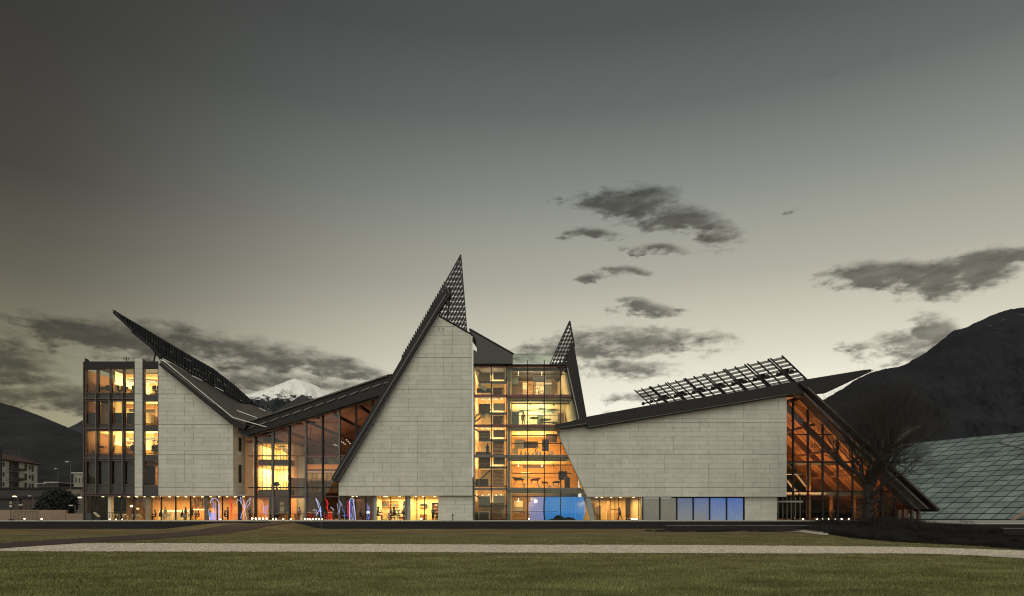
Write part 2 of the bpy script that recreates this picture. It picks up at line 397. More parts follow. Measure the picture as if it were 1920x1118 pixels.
path_top = [(-60, 1029.5), (0, 1029.5), (60, 1025), (150, 1019.5), (300, 1019), (640, 1020.5), (1000, 1022), (1280, 1022.5), (1480, 1024), (1700, 1026), (1800, 1029), (1920, 1033), (1990, 1036)]
path_bot = [(-60, 1033), (0, 1033.5), (60, 1034.5), (300, 1035), (640, 1035.5), (1000, 1037), (1280, 1038), (1480, 1038.5), (1700, 1038.5), (1800, 1041), (1920, 1048), (1990, 1053)]
strip('gravel_path', path_top, path_bot, gravelm, .02, -60, 1990, 240, wob=.9)
mul_top = [(-60, 1022), (0, 1019), (100, 1013), (200, 1007), (300, 1001), (360, 996), (420, 986), (470, 980), (545, 979.5)]
mul_bot = [(-60, 1030), (0, 1028.5), (60, 1024.5), (150, 1018.5), (250, 1014), (340, 1008), (420, 1001), (470, 994), (500, 987), (545, 980.5)]
strip('mulch_strip', mul_top, mul_bot, soil, .035, -60, 545, 160, 12, wob=.5)
bed_top = [(1200, 984), (1500, 984), (2000, 984)]
bed_bot = [(1200, 990), (1420, 992), (1480, 994), (1545, 1001), (1600, 1010), (1680, 1017), (1760, 1021), (1820, 1024), (1920, 1031.5), (2000, 1036)]
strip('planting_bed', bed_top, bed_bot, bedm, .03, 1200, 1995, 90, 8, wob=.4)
strip('gravel_patch', [(1425, 993), (1470, 993.2), (1500, 994.5), (1540, 993.5), (1555, 998)], [(1425, 993.8), (1470, 998), (1500, 998.5), (1540, 1004), (1555, 1005)], gravelm, .06, 1428, 1553, 40, 4, wob=.4)
# blades of grass: one field of tufts, thinning out with distance
nr = np.random.RandomState(4)
def blades(name, n, y0, y1, m, hh, ww, keep):
    u = nr.rand(n); d = 1 / (1 / (y0 + D0) + u * (1 / (y1 + D0) - 1 / (y0 + D0))); y = d - D0
    x = (nr.rand(n) * 2 - 1) * d * .80
    px = CX + x / d * F; py = HZ + (CZ - LZ) / d * F
    ok = keep(px, py); x, y, d = x[ok], y[ok], d[ok]; n = len(x)
    z = np.array([H(a, b) for a, b in zip(x, y)]) if y1 > -28 else np.full(n, LZ)
    an = nr.rand(n) * math.pi; h = hh * (.5 + nr.rand(n)) ; w = ww * (.6 + .8 * nr.rand(n)) * (d / 30) ** .6
    dx, dy = np.cos(an) * w, np.sin(an) * w; lx, ly = (nr.rand(n) - .5) * .06, (nr.rand(n) - .5) * .06
    v = np.empty((n, 3, 3)); v[:, 0] = np.c_[x - dx, y - dy, z - .005]; v[:, 1] = np.c_[x + dx, y + dy, z - .005]; v[:, 2] = np.c_[x + lx, y + ly, z + h]
    me = bpy.data.meshes.new(name); me.vertices.add(n * 3); me.vertices.foreach_set('co', v.ravel())
    me.loops.add(n * 3); me.loops.foreach_set('vertex_index', np.arange(n * 3, dtype=np.int32))
    me.polygons.add(n); me.polygons.foreach_set('loop_start', np.arange(0, n * 3, 3, dtype=np.int32)); me.polygons.foreach_set('loop_total', np.full(n, 3, dtype=np.int32))
    me.materials.append(m); me.update(); me.validate()
    o = put(name, me); tag(o, 'short winter turf of the lawn on both sides of the path' if name == 'grass' else 'loose pale stones of the gravel path', 'grass' if name == 'grass' else 'gravel', kind='stuff'); return o
xt = np.array([a for a, b in path_top]); yt = np.array([b for a, b in path_top]); xb_ = np.array([a for a, b in path_bot]); yb_ = np.array([b for a, b in path_bot])
def edge(px): return .8 * np.sin(px * .09) * np.sin(px * .023 + 1)
bxs = np.array([a for a, b in bed_bot]); bys = np.array([b for a, b in bed_bot]); mxb = np.array([a for a, b in mul_bot]); myb = np.array([b for a, b in mul_bot]); myt = np.array([b for a, b in mul_top]); mxt = np.array([a for a, b in mul_top])
def on_lawn(px, py):
    t = np.interp(px, xt, yt) - edge(px) * .6; b = np.interp(px, xb_, yb_) + edge(px)
    inside = (py > t) & (py < b)
    bed = (px > 1200) & (py < np.interp(px, bxs, bys))
    mu = (px < 545) & (py < np.interp(px, mxb, myb)) & (py > np.interp(px, mxt, myt))
    return ~(inside | bed | mu)
blades('grass', 330000, -72, -24, blade, .062, .013, on_lawn)
def on_path(px, py): return (py > np.interp(px, xt, yt) + .4) & (py < np.interp(px, xb_, yb_) - .2)
blades('gravel', 90000, -53, -40, mat('gravel_stone', (.78, .70, .57), .9, var=.3, scale=9, island=.75), .035, .03, on_path)

# pavement, its dark retaining wall, kerbs
pv = MB().box(-140, 46.5, -3.0, 46, -1.5, 0.0); pv.box(46.5, 150, -19.5, 46, -1.5, 0.0)
struct('pavement', pv, mat('basin_wall_dark', (.017, .017, .0175), .7, var=.2, spec=.2))
pt = MB().box(-140, 46.4, -3.12, 1.0, .003, .10).box(46.4, 150, -19.6, 1.0, .003, .10)
struct('pavement_edge', pt, conc)
struct('kerb', MB().box(18, 46, -10.3, -10.0, -.37, -.33).box(46.6, 150, -25.4, -25.0, -.29, -.24), mat('pale_kerb', (.22, .21, .19), .8, var=.5, scale=.6))

struct('kerb_wall', MB().box(18, 46, -10.25, -10.05, -.95, -.371).box(46.6, 150, -25.35, -25.05, -1.5, -.291), MATS['basin_wall_dark'])
# ------------------------------------------------------------------ hills
def hill(name, prof, D, depth, m, x0, x1, n, ny, amp, bottom=-2, rough=1.0, sc=1.0):
    s = MB(); y1 = D - D0
    for j in range(ny + 1):
        t = j / ny
        for i in range(n + 1):
            px = x0 + (x1 - x0) * i / n; hz = (HZ - lerp_tab(prof, px)) * D / F + CZ
            x = (px - CX) * D / F; y = y1 - (1 - t) * depth
            nz = mnoise.fractal(Vector((x * sc / 90, y * sc / 160, .3)), .9, 2.1, 6)
            fine = mnoise.fractal(Vector((x * sc / 12, y * sc / 30, 4.1)), .9, 2.2, 4) * amp * .035
            zz = bottom + (hz - bottom) * t ** 1.15 + nz * amp * (1 - t) * t * 2.2 + fine * rough
            s.v.append((x, y, zz))
    for i in range(n + 1):
        v = s.v[ny * (n + 1) + i]; s.v.append((v[0], v[1] + depth, bottom))
    for j in range(ny + 1):
        for i in range(n):
            a = j * (n + 1) + i; s.f.append((a, a + 1, a + n + 2, a + n + 1))
    return struct(name, s, m, smooth=False)
def hill_mat(name, a, b, snow=None, thr=.62, sc=.01, zlo=0, zhi=1):
    m = bpy.data.materials.new(name); m.use_nodes = True; t = m.node_tree; bs = t.nodes['Principled BSDF']; bs.inputs['Roughness'].default_value = .95; bs.inputs['Specular IOR Level'].default_value = .1
    ge = nd('ShaderNodeNewGeometry', t); mp = nd('ShaderNodeMapping', t); mp.inputs['Scale'].default_value = (1, .6, 1.6); lk(ge.outputs['Position'], mp.inputs[0], t)
    def no(s_, d_):
        n_ = nd('ShaderNodeTexNoise', t); n_.inputs['Scale'].default_value = s_; n_.inputs['Detail'].default_value = d_; n_.inputs['Roughness'].default_value = .65; lk(mp.outputs[0], n_.inputs['Vector'], t); return n_.outputs['Fac']
    c = ramp(no(sc, 10), [(.35, a), (.65, b)], t)
    if snow:
        sxz = nd('ShaderNodeSeparateXYZ', t); lk(ge.outputs['Position'], sxz.inputs[0], t)
        hh = mrange(sxz.outputs[2], zlo, zhi, -.28, .42, False, t)
        k = mrange(mth('ADD', no(sc * 2.4, 12), hh, tree=t), thr - .03, thr + .03, 0, 1, True, t)
        mx = nd('ShaderNodeMix', t, data_type='RGBA'); lk(k, mx.inputs[0], t); lk(c, mx.inputs[6], t); mx.inputs[7].default_value = (*snow, 1); c = mx.outputs[2]
    lk(c, bs.inputs['Base Color'], t); return m
hill('mountain', [(-80, 742), (0, 755), (30, 763), (60, 774), (95, 788), (128, 802), (150, 812), (240, 850), (330, 880), (520, 956)], 1900, 900, hill_mat('dark_wooded_slope', (.030, .031, .034), (.050, .050, .053), None, sc=.012), -260, 520, 240, 30, 25, bottom=-2)
hill('mountain', [(0, 956), (100, 830), (128, 803), (152, 790), (200, 760), (300, 735), (420, 745), (520, 800), (700, 956)], 3000, 900, hill_mat('dark_slope_behind', (.028, .030, .036), (.070, .072, .078), (.3, .31, .32), .68, .008, 200, 700), 0, 700, 160, 24, 70)
hill('mountain', [(200, 956), (420, 748), (470, 738), (495, 731), (520, 722), (540, 714), (553, 710), (566, 714), (590, 722), (618, 738), (650, 752), (700, 770), (760, 790), (960, 956)], 6000, 2600, hill_mat('snow_and_rock', (.028, .036, .042), (.055, .06, .062), (.95, .95, .90), .53, .0075, 740, 1120), 200, 960, 360, 60, 260, rough=.45)
rp = [(1240, 956), (1400, 860), (1480, 790), (1540, 752), (1565, 738), (1590, 722), (1610, 709), (1640, 696), (1670, 690), (1690, 687), (1710, 676), (1735, 662), (1762, 641), (1786, 621), (1812, 614), (1838, 601), (1862, 590), (1890, 581), (1920, 576), (1980, 560), (2150, 530), (2400, 560)]
hill('mountain', rp, 1500, 700, hill_mat('dark_rocky_slope', (.020, .022, .025), (.031, .033, .037), (.11, .115, .12), .86, .016, 100, 520), 1240, 2400, 320, 60, 55, rough=1.1)
# ================================================================== the building, block by block
def glazing_bars(T, items, m, name, y0, y1):
    for (a, b, c, d) in items: part(name, MB().pbox(a, c, b, d, y0, y1), m, T)

# ---- left office block
B = thing('office_block', 'five storey office block with pale stone gable wall under a pointed solar canopy', 'building', (X(300), 6, 0), absolute=True)
rows_l = [676, 739, 796, 853, 914, 930]
wall_l = PP((297, 674), (306, 674), (437, 785), (437, 930), (297, 930))
part('gable_wall', MB().prism([(X(297.4), Z(675)), (X(305.5), Z(675)), (X(436.6), Z(786)), (X(436.6), Z(929.6)), (X(297.4), Z(929.6))], .06, .5), joint, B)
cladding(B, wall_l, 0, [673, 739, 796, 853, 914, 930], [8, 7, 7, 7, 2], cap=260)
# chamfered return beside the lobby
ra = [(X(437), 0.0), (X(458.3, 2.6), 2.6)]
def on_return(u, z): return Vector((ra[0][0] + (ra[1][0] - ra[0][0]) * u, ra[0][1] + (ra[1][1] - ra[0][1]) * u, z))
def retz(u): return Z(785) + (Z(797) - Z(785)) * u
rt = MB(); q = [on_return(0.004, Z(930)), on_return(1, Z(930)), on_return(1, retz(1)), on_return(0.004, retz(0))]
nrm = Vector((ra[1][1] - ra[0][1], -(ra[1][0] - ra[0][0]), 0)).normalized()
nb = 17; zs = [Z(930) + (Z(785) - Z(930)) * i / nb for i in range(nb + 1)]
part('return_wall', MB().slab([v - nrm * .06 for v in q][::1], .3), joint, B)
for i in range(nb):
    for u0, u1 in (((0.0, .47), (.77, 1.0)) if i in (3, 4, 5, 6, 10, 11, 12) else ((0.0, .36), (.38, .70), (.72, 1.0))):
        a, b = zs[i] + .01, zs[i + 1] - .012; ta, tb = retz(u0), retz(u1)
        if a > min(ta, tb): continue
        b1, b2 = min(b, ta), min(b, tb)
        pts = [on_return(u0, a), on_return(u1, a), on_return(u1, b2), on_return(u0, b1)]
        s_ = MB().slab([p + nrm * 0 for p in pts], .05); part('stone_panel', s_, stone, B)
for z0, z1 in ((905, 866), (845, 819)): part('slot_window', MB().slab([on_return(.49, Z(z0)) + nrm * -.02, on_return(.75, Z(z0)) + nrm * -.02, on_return(.75, Z(z1)) + nrm * -.02, on_return(.49, Z(z1)) + nrm * -.02], .05), steel, B)
# strip of stone between window bays
part('stone_pier', MB().pbox(253.3, 267.2, 673, 930, -.02, .6), joint, B)
cladding(B, PP((253, 672), (267.6, 672), (267.6, 930.4), (253, 930.4)), -.08, [672, 739, 796, 853, 914, 930], [7, 7, 7, 7, 2], mod=1.04, cap=60, wts=(1, 0, 0, 0), x0=X(253))
part('roof_fascia', MB().pbox(158, 253, 678, 692.5, -.05, .3).pbox(267.8, 297, 678, 693, -.05, .3), steel, B)
part('roof', MB().pbox(158, 297, 677, 684, .31, 15), steel, B)
part('parapet', MB().prism([(X(159), Z(678)), (X(159), Z(672)), (X(161), Z(672.5)), (X(165), Z(678))], -.04, .5), steel, B)
part('corner_post', MB().pbox(156.2, 158.8, 679, 977, -.1, .3), wood_d, B)
part('corner_post', MB().pbox(159.2, 162.0, 693, 977, .02, .4), wood_d, B)
bands = [(737, 752), (795, 808), (850.5, 864), (908, 929.5)]
for (a, b) in bands:
    part('floor_slab', MB().pbox(160, 297, a + 1.5, b - 1, .5, 14), cream, B)
    part('spandrel', MB().pbox(158.9, 253, a + 2, b, .12, .49).pbox(267.8, 297, a + 2, b, .12, .49), mat('spandrel_dark', (.040, .036, .032), .6, var=.15), B)
    part('rail', MB().pbox(159, 253, a - .2, a + 1.4, -.02, .30), wood_d, B)
    part('rail', MB().pbox(159, 253, b - 5, b - 3.6, -.10, .1), mat('rail_dull_red', (.10, .055, .045), .5), B)
    part('rail', MB().pbox(159, 253, b - .8, b + .9, -.02, .3).pbox(267.8, 297, b - .8, b + .9, -.02, .3), wood_d, B)
for px in (182.3, 207, 231.6):
    part('mullion', MB().pbox(px - .7, px + .7, 737, 926, -.32, -.05), steel2, B)
    part('window_frame', MB().pbox(px - 2.2, px + 2.0, 692, 908, .05, .42), wood_d, B)
for a, b in ((159.5, 161.4), (249.8, 252.9), (267.9, 270.4), (295.0, 297)):
    part('window_frame', MB().pbox(a, b, 692.6, 908, .06, .43), wood_d, B)
for zt, zb in ((692.5, 737), (752, 795), (808, 850.5), (864, 908)):
    for a, b in ((162, 180), (184.4, 204.8), (209, 229.4), (233.7, 249.8), (270.4, 295)):
        w_ = part('window', MB().pbox(a - .9, b + .9, zt - .4, zt + .5, .18, .29).pbox(a - .9, b + .9, zb - .5, zb + .4, .18, .29).pbox(a - .9, a + .1, zt + .5, zb - .5, .18, .29).pbox(b - .1, b + .9, zt + .5, zb - .5, .18, .29), wood_d, B)
        part('glass_pane', MB().pbox(a + .1, b - .1, zt + .5, zb - .5, .22, .25), glz, w_)
part('back_wall', MB().pbox(158, 300, 693, 930, 13.6, 14), cream, B)
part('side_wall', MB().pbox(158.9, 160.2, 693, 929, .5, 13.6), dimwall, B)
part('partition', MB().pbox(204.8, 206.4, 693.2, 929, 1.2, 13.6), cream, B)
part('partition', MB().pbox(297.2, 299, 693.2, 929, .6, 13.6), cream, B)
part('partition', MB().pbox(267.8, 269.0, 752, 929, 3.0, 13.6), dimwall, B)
# inside of the upper floors: beams, blinds, light
for zt, k, kl in ((693, 1.0, .30), (752, .22, .12), (808, .9, .26), (864, .0, .0)):
    for yy in (3.2, 6.4, 9.8): part('ceiling_beam', MB().box(X(206.6), X(297), yy, yy + .35, Z(zt + 7), Z(zt)), timber, B)
    part('duct', MB().tube((X(207), 4.6, Z(zt + 8.5)), (X(253), 5.6, Z(zt + 8.5)), .22, None, 8), steel2, B)
    if k: area((X(230), 5.5, Z(zt + 3)), 5.5, 9, 1900 * k, (1, .80, .42), B, up=1.5); area((X(283), 5.5, Z(zt + 3)), 1.5, 8, 1000 * max(k, .5), (1, .77, .40), B, up=1.5)
    if kl: area((X(182), 6, Z(zt + 3)), 2.0, 8, 1100 * kl, (1, .58, .26), B, up=1.5)
area((X(283), 6, Z(864 + 2)), 1.0, 5, 420, (1, .6, .25), B)
for a, b in ((209, 229.4), (233.7, 249.8), (162, 180)): part('blind', MB().pbox(a - 1, b + 1, 773, 795, .6, .66), black, B)
part('blind', MB().pbox(184.4, 204.8, 752, 795, .6, .64), dimwall, B)
for a, b in ((162, 180), (184.4, 204.8), (209, 229.4), (233.7, 249.8)): part('blind', MB().pbox(a - 1, b + 1, 865, 907, .6, .66), mat('closed_blind', (.03, .027, .024), .7, var=.15), B)
for (px, py) in ((286, 698), (286, 756), (286, 812)): part('downlight', MB().lathe([(.16, 0), (.18, .06)], (X(px), 2.2, Z(py + 1.2)), 10), lampm, B)
part('aerial', MB().tube(W(237, 678, 3), W(237, 668, 3), .04).tube(W(232.5, 676, 3), W(232.5, 668, 3), .03).tube(W(241.5, 676, 3), W(241.5, 669, 3), .03).tube(W(232.5, 673, 3), W(241.5, 673, 3), .03), steel, B)

# pointed roof with solar louvres on the office block
fr = [(300, 676, -1.2), (437, 785, -1.0), (460, 795, -.8), (505, 806, 1.0)]
bk = [(321, 681, 8), (412, 730, 10), (445, 750, 11), (517, 775, 11)]
rf = MB()
for i in range(len(fr) - 1):
    a, b, c, d = W(*fr[i]), W(*fr[i + 1]), W(*bk[i + 1]), W(*bk[i])
    rf.slab([a, b, c, d], .12)
part('sloping_roof', rf, roofm, B)
fs = MB()
for a, b in (((303, 676.5), (437, 786.5)), ((437, 786.5), (462, 796.5))):
    fs.bar(W(a[0], a[1] + 5, -.7), W(b[0], b[1] + 5, -.7), .7, .68)
part('roof_verge', fs, steel, B)
part('gutter', MB().bar(W(306, 676, -1.35), W(437, 783, -1.25), .12, .07), mat('bright_zinc', (.5, .5, .47), .35, .5), B)
part('gutter', MB().bar(W(437, 783, -1.25), W(500, 801, -.2), .4, .10), mat('bright_zinc', (.5, .5, .47), .35, .5), B)
for a, b, yy in (((361, 707), (380, 716), 2.5), ((404, 728), (420, 736), 5), ((445, 772), (483, 786), 1), ((486, 767), (498, 773), 8)):
    part('snow_guard', MB().bar(W(a[0], a[1], yy) + Vector((0, -.1, .15)), W(b[0], b[1], yy) + Vector((0, -.1, .15)), .1, .07), MATS['bright_zinc'], B)
up = [(211.5, 580.5, 5), (255, 606, 7), (300, 633, 9), (345, 660, 10.5), (400, 691, 12), (440, 722, 12.5), (470, 749, 12.8), (499, 773, 13)]
lo = [(213, 583, 5), (255, 622, 5), (300, 662, 5), (345, 688, 6), (400, 719, 7.5), (440, 743, 9), (470, 761, 11), (499, 775, 12.9)]
def edgept(tab, t):
    k = t * (len(tab) - 1); i = min(int(k), len(tab) - 2); return W(*tab[i]).lerp(W(*tab[i + 1]), k - i)
part('canopy_frame', MB().path([W(*p) + Vector((0, 0, -.25)) for p in lo], .16, 6).path([W(*p) + Vector((0, 0, -.12)) for p in up], .10, 6), steel, B)
NP = 64
for i in range(NP):
    t0, t1 = i / NP, (i + 1.12) / NP
    a, b, c, d = edgept(lo, t0), edgept(lo, min(1, t1)), edgept(up, min(1, t1)), edgept(up, t0)
    wd = (d - a).length; nseg = max(1, int(wd / 1.9))
    for k in range(nseg):
        u0, u1 = k / nseg, (k + .93) / nseg
        tilt = Vector((0, 0, rng.uniform(.04, .16))); back = Vector((0, 0, -rng.uniform(.08, .26)))
        part('solar_panel', MB().slab([a.lerp(d, u0) + tilt, b.lerp(c, u0) + back, b.lerp(c, u1) + back, a.lerp(d, u1) + tilt], .05), pvm, B)
part('canopy_strut', MB().tube(W(254, 618, 5.2), W(248, 623, 4.6), .14).tube(W(248, 623, 4.6), W(282, 650, 4.4), .14).tube(W(282, 648, 4.4), W(302, 672, 3.0), .22), steel, B)
part('canopy_strut', MB().tube(W(293, 653, 5), W(288.5, 678, 3), .12), steel, B)
part('canopy_strut', MB().tube(W(303, 664, 4), W(299, 674, 1.5), .12), steel, B)

# ---- central tower
C = thing('central_tower', 'tall tapering tower of pale stone slabs with a black perforated spike above it', 'building', (X(790), 8, 0), absolute=True)
ctr = PP((820.5, 592.5), (886, 630.5), (886, 930), (635, 930), (635, 905))
ci = [(X(820.3), Z(594.5)), (X(885.2), Z(632)), (X(885.2), Z(929.6)), (X(635.6), Z(929.6)), (X(635.6), Z(906))]
part('tower_wall', MB().prism(ci, .06, .7), joint, C)
cladding(C, ctr, 0, [575, 613, 671, 730, 790, 849.5, 912, 930], [4, 7, 7, 7, 7, 7, 2], cap=300, x0=X(635))
part('wall_vent', MB().pbox(819, 825, 614.5, 619.5, -.03, .02).pbox(827, 834, 614.5, 619.5, -.03, .02), mat('vent_grille', (.34, .33, .29), .6, var=.3, scale=12), C)
part('verge_capping', MB().bar(W(819, 590, .2), W(888, 629.6, .2), .5, .14), steel, C)
part('roof_slope', MB().slab([W(641, 902, .55), W(636, 895, 14), W(820, 588, 14), W(822, 592, .55)], .3), steel, C)
# the dark sloping band
band = [(624, 901.5), (626, 894), (748, 686), (812, 575), (836, 545), (846, 556), (820.6, 592), (752, 706.5), (634.6, 905.5)]
part('sloping_verge', MB().prism([(X(a), Z(b)) for a, b in band], -.75, .05), steel, C)
part('verge_rib', MB().bar(W(625.5, 898, -.8), W(836, 552, -.8), .12, .16).bar(W(633.5, 902, -.8), W(824, 588, -.8), .10, .10), mat('verge_rib_steel', (.06, .057, .052), .45, .2), C)
part('roof_slope', MB().slab([W(640, 884, .06), W(734, 716, .06), W(752, 716, 9), W(670, 884, 9)], .2), steel, C)
def lattice(T, tri, y, ux, uz, shear, m, holes=.30, cap=300, ydepth=0.0, solid=None):
    """clipped-corner solar panels: the cut corners leave lozenge holes between four panels"""
    poly = ccw([(X(a, y), Z(b, y)) for a, b in tri]); xs = [p[0] for p in poly]; zs_ = [p[1] for p in poly]; out = []
    rest = MB(); cnt = 0; z = min(zs_) - uz; r = 0
    sx_ = max(xs) + 30
    while z < max(zs_):
        x = min(xs) - abs(shear) * 40 + (z - min(zs_)) * shear; x -= ux * math.floor((x - min(xs)) / ux) + ux
        while x < max(xs) + ux:
            hx, hz_ = ux * holes, uz * (holes + .04); g = .018
            o8 = [(hx, g), (ux - hx, g), (ux - g, hz_), (ux - g, uz - hz_), (ux - hx, uz - g), (hx, uz - g), (g, uz - hz_), (g, hz_)]
            q = clip([(x + a + b * shear, z + b) for a, b in o8], poly)
            if len(q) >= 3 and parea(q) > .015: out.append((parea(q), q))
            x += ux
        z += uz; r += 1
    out.sort(key=lambda o: -o[0])
    for i, (ar, q) in enumerate(out):
        s_ = MB().prism(q, y - .03, y + .03)
        if i < cap: part('solar_panel', s_, m, T)
        else: rest.add(s_.v, s_.f)
    if rest.v: part('solar_panel_edge', rest, m, T)['kind'] = 'stuff'
tri = [(864.3, 478), (875.6, 622), (820, 590), (808, 574)]
lattice(C, tri, -.2, .42, .66, .50, pvm, holes=.26)
part('spike_frame', MB().bar(W(864, 478, .1), W(751, 680, .1), .12, .14).bar(W(864.3, 478, .1), W(875.5, 621, .1), .10, .10), steel, C)
for k in range(9):
    t = (k + 1) / 10; a = W(864, 478, .05).lerp(W(815, 580, .05), t); b = W(864.3, 478, .05).lerp(W(875.5, 621, .05), t); part('spike_rail', MB().bar(a, b, .07, .07), steel, C)
part('spike_post', MB().bar(W(838, 600, .3), W(846, 540, .3), .16, .2).bar(W(846, 540, .3), W(822, 588, .3), .1, .14), steel, C)
# saw-tooth solar panels along the sloping edge
for i in range(26):
    a = Vector((X(753), 0, Z(672))).lerp(Vector((X(835), 0, Z(530))), i / 26); b = Vector((X(753), 0, Z(672))).lerp(Vector((X(835), 0, Z(530))), (i + 1.1) / 26)
    d = (b - a).normalized(); nn = Vector((-d.z, 0, d.x))
    part('solar_panel', MB().slab([a + nn * .02, b + nn * .26, b + nn * .26 + Vector((0, 5, 0)), a + nn * .02 + Vector((0, 5, 0))], .06), pvm, C)

# ---- lobby between office block and tower
L = thing('entrance_hall', 'low glazed entrance hall under a long sloping roof between office block and tower', 'building', (X(560), 8, 0), absolute=True)
yl = 1.2
def lroof(px): return 815.5 + (px - 465) * (740 - 815.5) / 250
def lroof_z(px): return Z(lroof(px))
lx = [474, 506.5, 538, 569, 601, 632.5, 664, 695, 720]
lobby = ccw([(X(459.5), Z(977)), (X(459.5), Z(817)), (X(716), Z(741)), (X(633), Z(882)), (X(633), Z(977))])
tr_z = [828, 817, 806, 795, 784, 773, 762, 751]
for i, px in enumerate(lx[:-1]):
    zt = lroof(px) - 2; zb = 977 if px < 634 else (977 if px < 634 else 705 + (752 - px) * (905 - 705) / (752 - 635) + 8)
    part('mullion', MB().pbox(px - 1.5, px + 1.5, zt, min(zb, 977), yl - .25, yl + .15), steel2 if i in (1, 3, 5) else steel, L)
    part('mullion_tube', MB().tube(W(px + 3, zt + 2, 2.1), W(px + 3, min(zb, 977), 2.1), .07), steel2, L)
for i in range(8):
    a, b = (lx[i - 1] if i else 459), lx[i]
    part('red_transom', MB().tube(W(a + 1.5, tr_z[i], yl - .22), W(b - 1.5, tr_z[i], yl - .22), .15, None, 8), red, L)
for py, m_, e in ((853.5, red, 664), (914, steel, 635), (931, wood_d, 635)):
    part('transom', MB().pbox(459.5, e, py - 1.1, py + 1.1, yl - .1, yl + .2), m_, L)
xs_ = [X(459.5)] + [X(p) for p in lx]; zz_ = [Z(p) for p in (977, 931, 914, 853.5, 790, 735)]
glz_l = glass('lobby_glass', (.86, .83, .78), 1.3)
panes(L, lobby, xs_, zz_, yl, glz_l)
# roof: long thin wedge with pale edge and panels
part('roof_fascia', MB().prism([(X(448), Z(800)), (X(448), Z(811)), (X(463), Z(817)), (X(716), Z(741)), (X(737), Z(719)), (X(735), Z(704))], -.2, .5), steel, L)
part('roof', MB().slab([W(448, 799, .5), W(735, 704, .5), Vector((X(735), 29, Z(704))), Vector((X(448), 29, Z(799)))], .3), timber2, L)
part('roof_covering', MB().slab([W(448, 798, .4), W(735, 702.5, .4), Vector((X(735), 29.2, Z(702.5))), Vector((X(448), 29.2, Z(798)))][::-1], .12), steel, L)
part('roof_underside_beam', MB().bar(W(462, 820, .7), W(716, 743, .7), .3, .3), steel2, L)
for i in range(13):
    t0, t1 = i / 13, (i + .93) / 13
    a = Vector((X(452), -.5, Z(797))).lerp(Vector((X(729), -.5, Z(705))), t0); b = Vector((X(452), -.5, Z(797))).lerp(Vector((X(729), -.5, Z(705))), t1)
    part('roof_panel', MB().slab([a, b, b + Vector((0, 1.2, .42)), a + Vector((0, 1.2, .42))], .08), mat('roof_panel_olive', (.13, .125, .10), .4, .2, var=.25, rand=.25), L)
    a = a + Vector((.9, .1, -.62)); b = b + Vector((.6, .1, -.62))
    part('roof_glass_strip', MB().slab([a, b, b + Vector((0, .3, .22)), a + Vector((0, .3, .22))], .05), rooflt, L)
# inside of the lobby
part('floor', MB().box(X(459), X(632), 1.4, 30, .004, .05), floorm, L)
part('back_wall', MB().box(X(380), X(800), 28.6, 28.9, 0, 11.5).prism([(X(448), 11.4), (X(735), 11.4), (X(735), Z(707)), (X(448), Z(802))], 28.6, 28.9), dimwall, L)
part('timber_wall', MB().qbox(458.8, 474, 818, 977, 2.7, 3.0), timber, L)
part('timber_wall', MB().box(X(474, 3) - .02, X(474, 3) + .1, 3.01, 6.4, 0, 10.6), timber, L)
part('timber_pier', MB().qbox(478, 483.2, 832, 977, 4.4, 5), timber, L)
part('timber_pier', MB().qbox(541, 556, 850, 977, 7.5, 8), timber, L)
part('concrete_pier', MB().qbox(557.5, 569, 856, 977, 7.6, 8.6), gcol, L)
part('timber_gallery', MB().qbox(541, 668, 871, 880, 10, 10.4), timber, L)
part('gallery_slab', MB().qbox(541, 668, 880, 883, 10, 16), wood_d, L)
part('gallery_balustrade', MB().qbox(556, 668, 858, 871, 10.1, 10.16), glz_b, L)
part('red_beam', MB().qbox(541, 660, 864, 867, 12, 12.3), red, L)
for zt, zb, pw in ((832, 862, 1500), (874, 918, 3000)):
    x0, x1, zc, zf_ = X(483, 5), X(540, 5), Z(zt, 5), Z(zb, 5)
    part('gallery_ceiling', MB().box(x0, x1, 5, 13, zc, zc + .2), cream, L); part('gallery_slab', MB().box(x0, x1 + .1, 4.8, 13, zf_ - .75, zf_), wood_d, L)
    part('gallery_wall', MB().box(x0, x1, 12.8, 13, zf_, zc), cream, L); part('gallery_wall', MB().box(x1, x1 + .1, 5, 12.8, zf_, zc), cream, L); part('gallery_wall', MB().box(x0 - .1, x0, 5, 12.8, zf_, zc), cream, L)
    for px in (492, 499, 511, 514, 525, 532): part('gallery_mullion', MB().qbox(px - .45, px + .45, zt, zb, 4.9, 4.96), steel, L)
    part('glass_pane', MB().qbox(484, 540, zt, zb, 4.97, 4.99), glz, L)
    area(((x0 + x1) / 2, 9, zc - .1), 3.4, 6, pw, (1, .80, .36), L)
    for k in range(5): part('shelf', MB().box(x0 + .3 + k * .85, x0 + .7 + k * .85, 12.2, 12.7, zf_, zf_ + 1.2 + .3 * (k % 3)), (timber if k % 2 else plaster), L)
for px in (576, 585, 594, 603, 612, 621, 632, 645): part('far_mullion', MB().qbox(px - .6, px + .6, 884, 926, 17, 17.2), steel2, L)
part('lit_far_room', MB().qbox(572, 655, 888, 924, 21, 21.2), mat('far_room_wall', (.50, .44, .24), .8, var=.5, scale=1.5), L)
part('dark_arch', MB().slab([W(482, 832, 9), W(500, 818, 9), W(520, 822, 9), W(545, 846, 9), W(545, 856, 9), W(520, 836, 9), W(500, 832, 9)], .3), wood_d, L)
for k in range(16):
    px = 626 + k * 3.0; part('hanging_lamp', MB().ball(W(px, 834 - 9 * math.sin(k / 15 * 3.14) + (k * 5 % 4) * 2.6, 12), .065, 6, 4), mat('hanging_lamp_white', (.9, .9, .8), .3, emit=(1, .9, .7), estr=1.3), L)
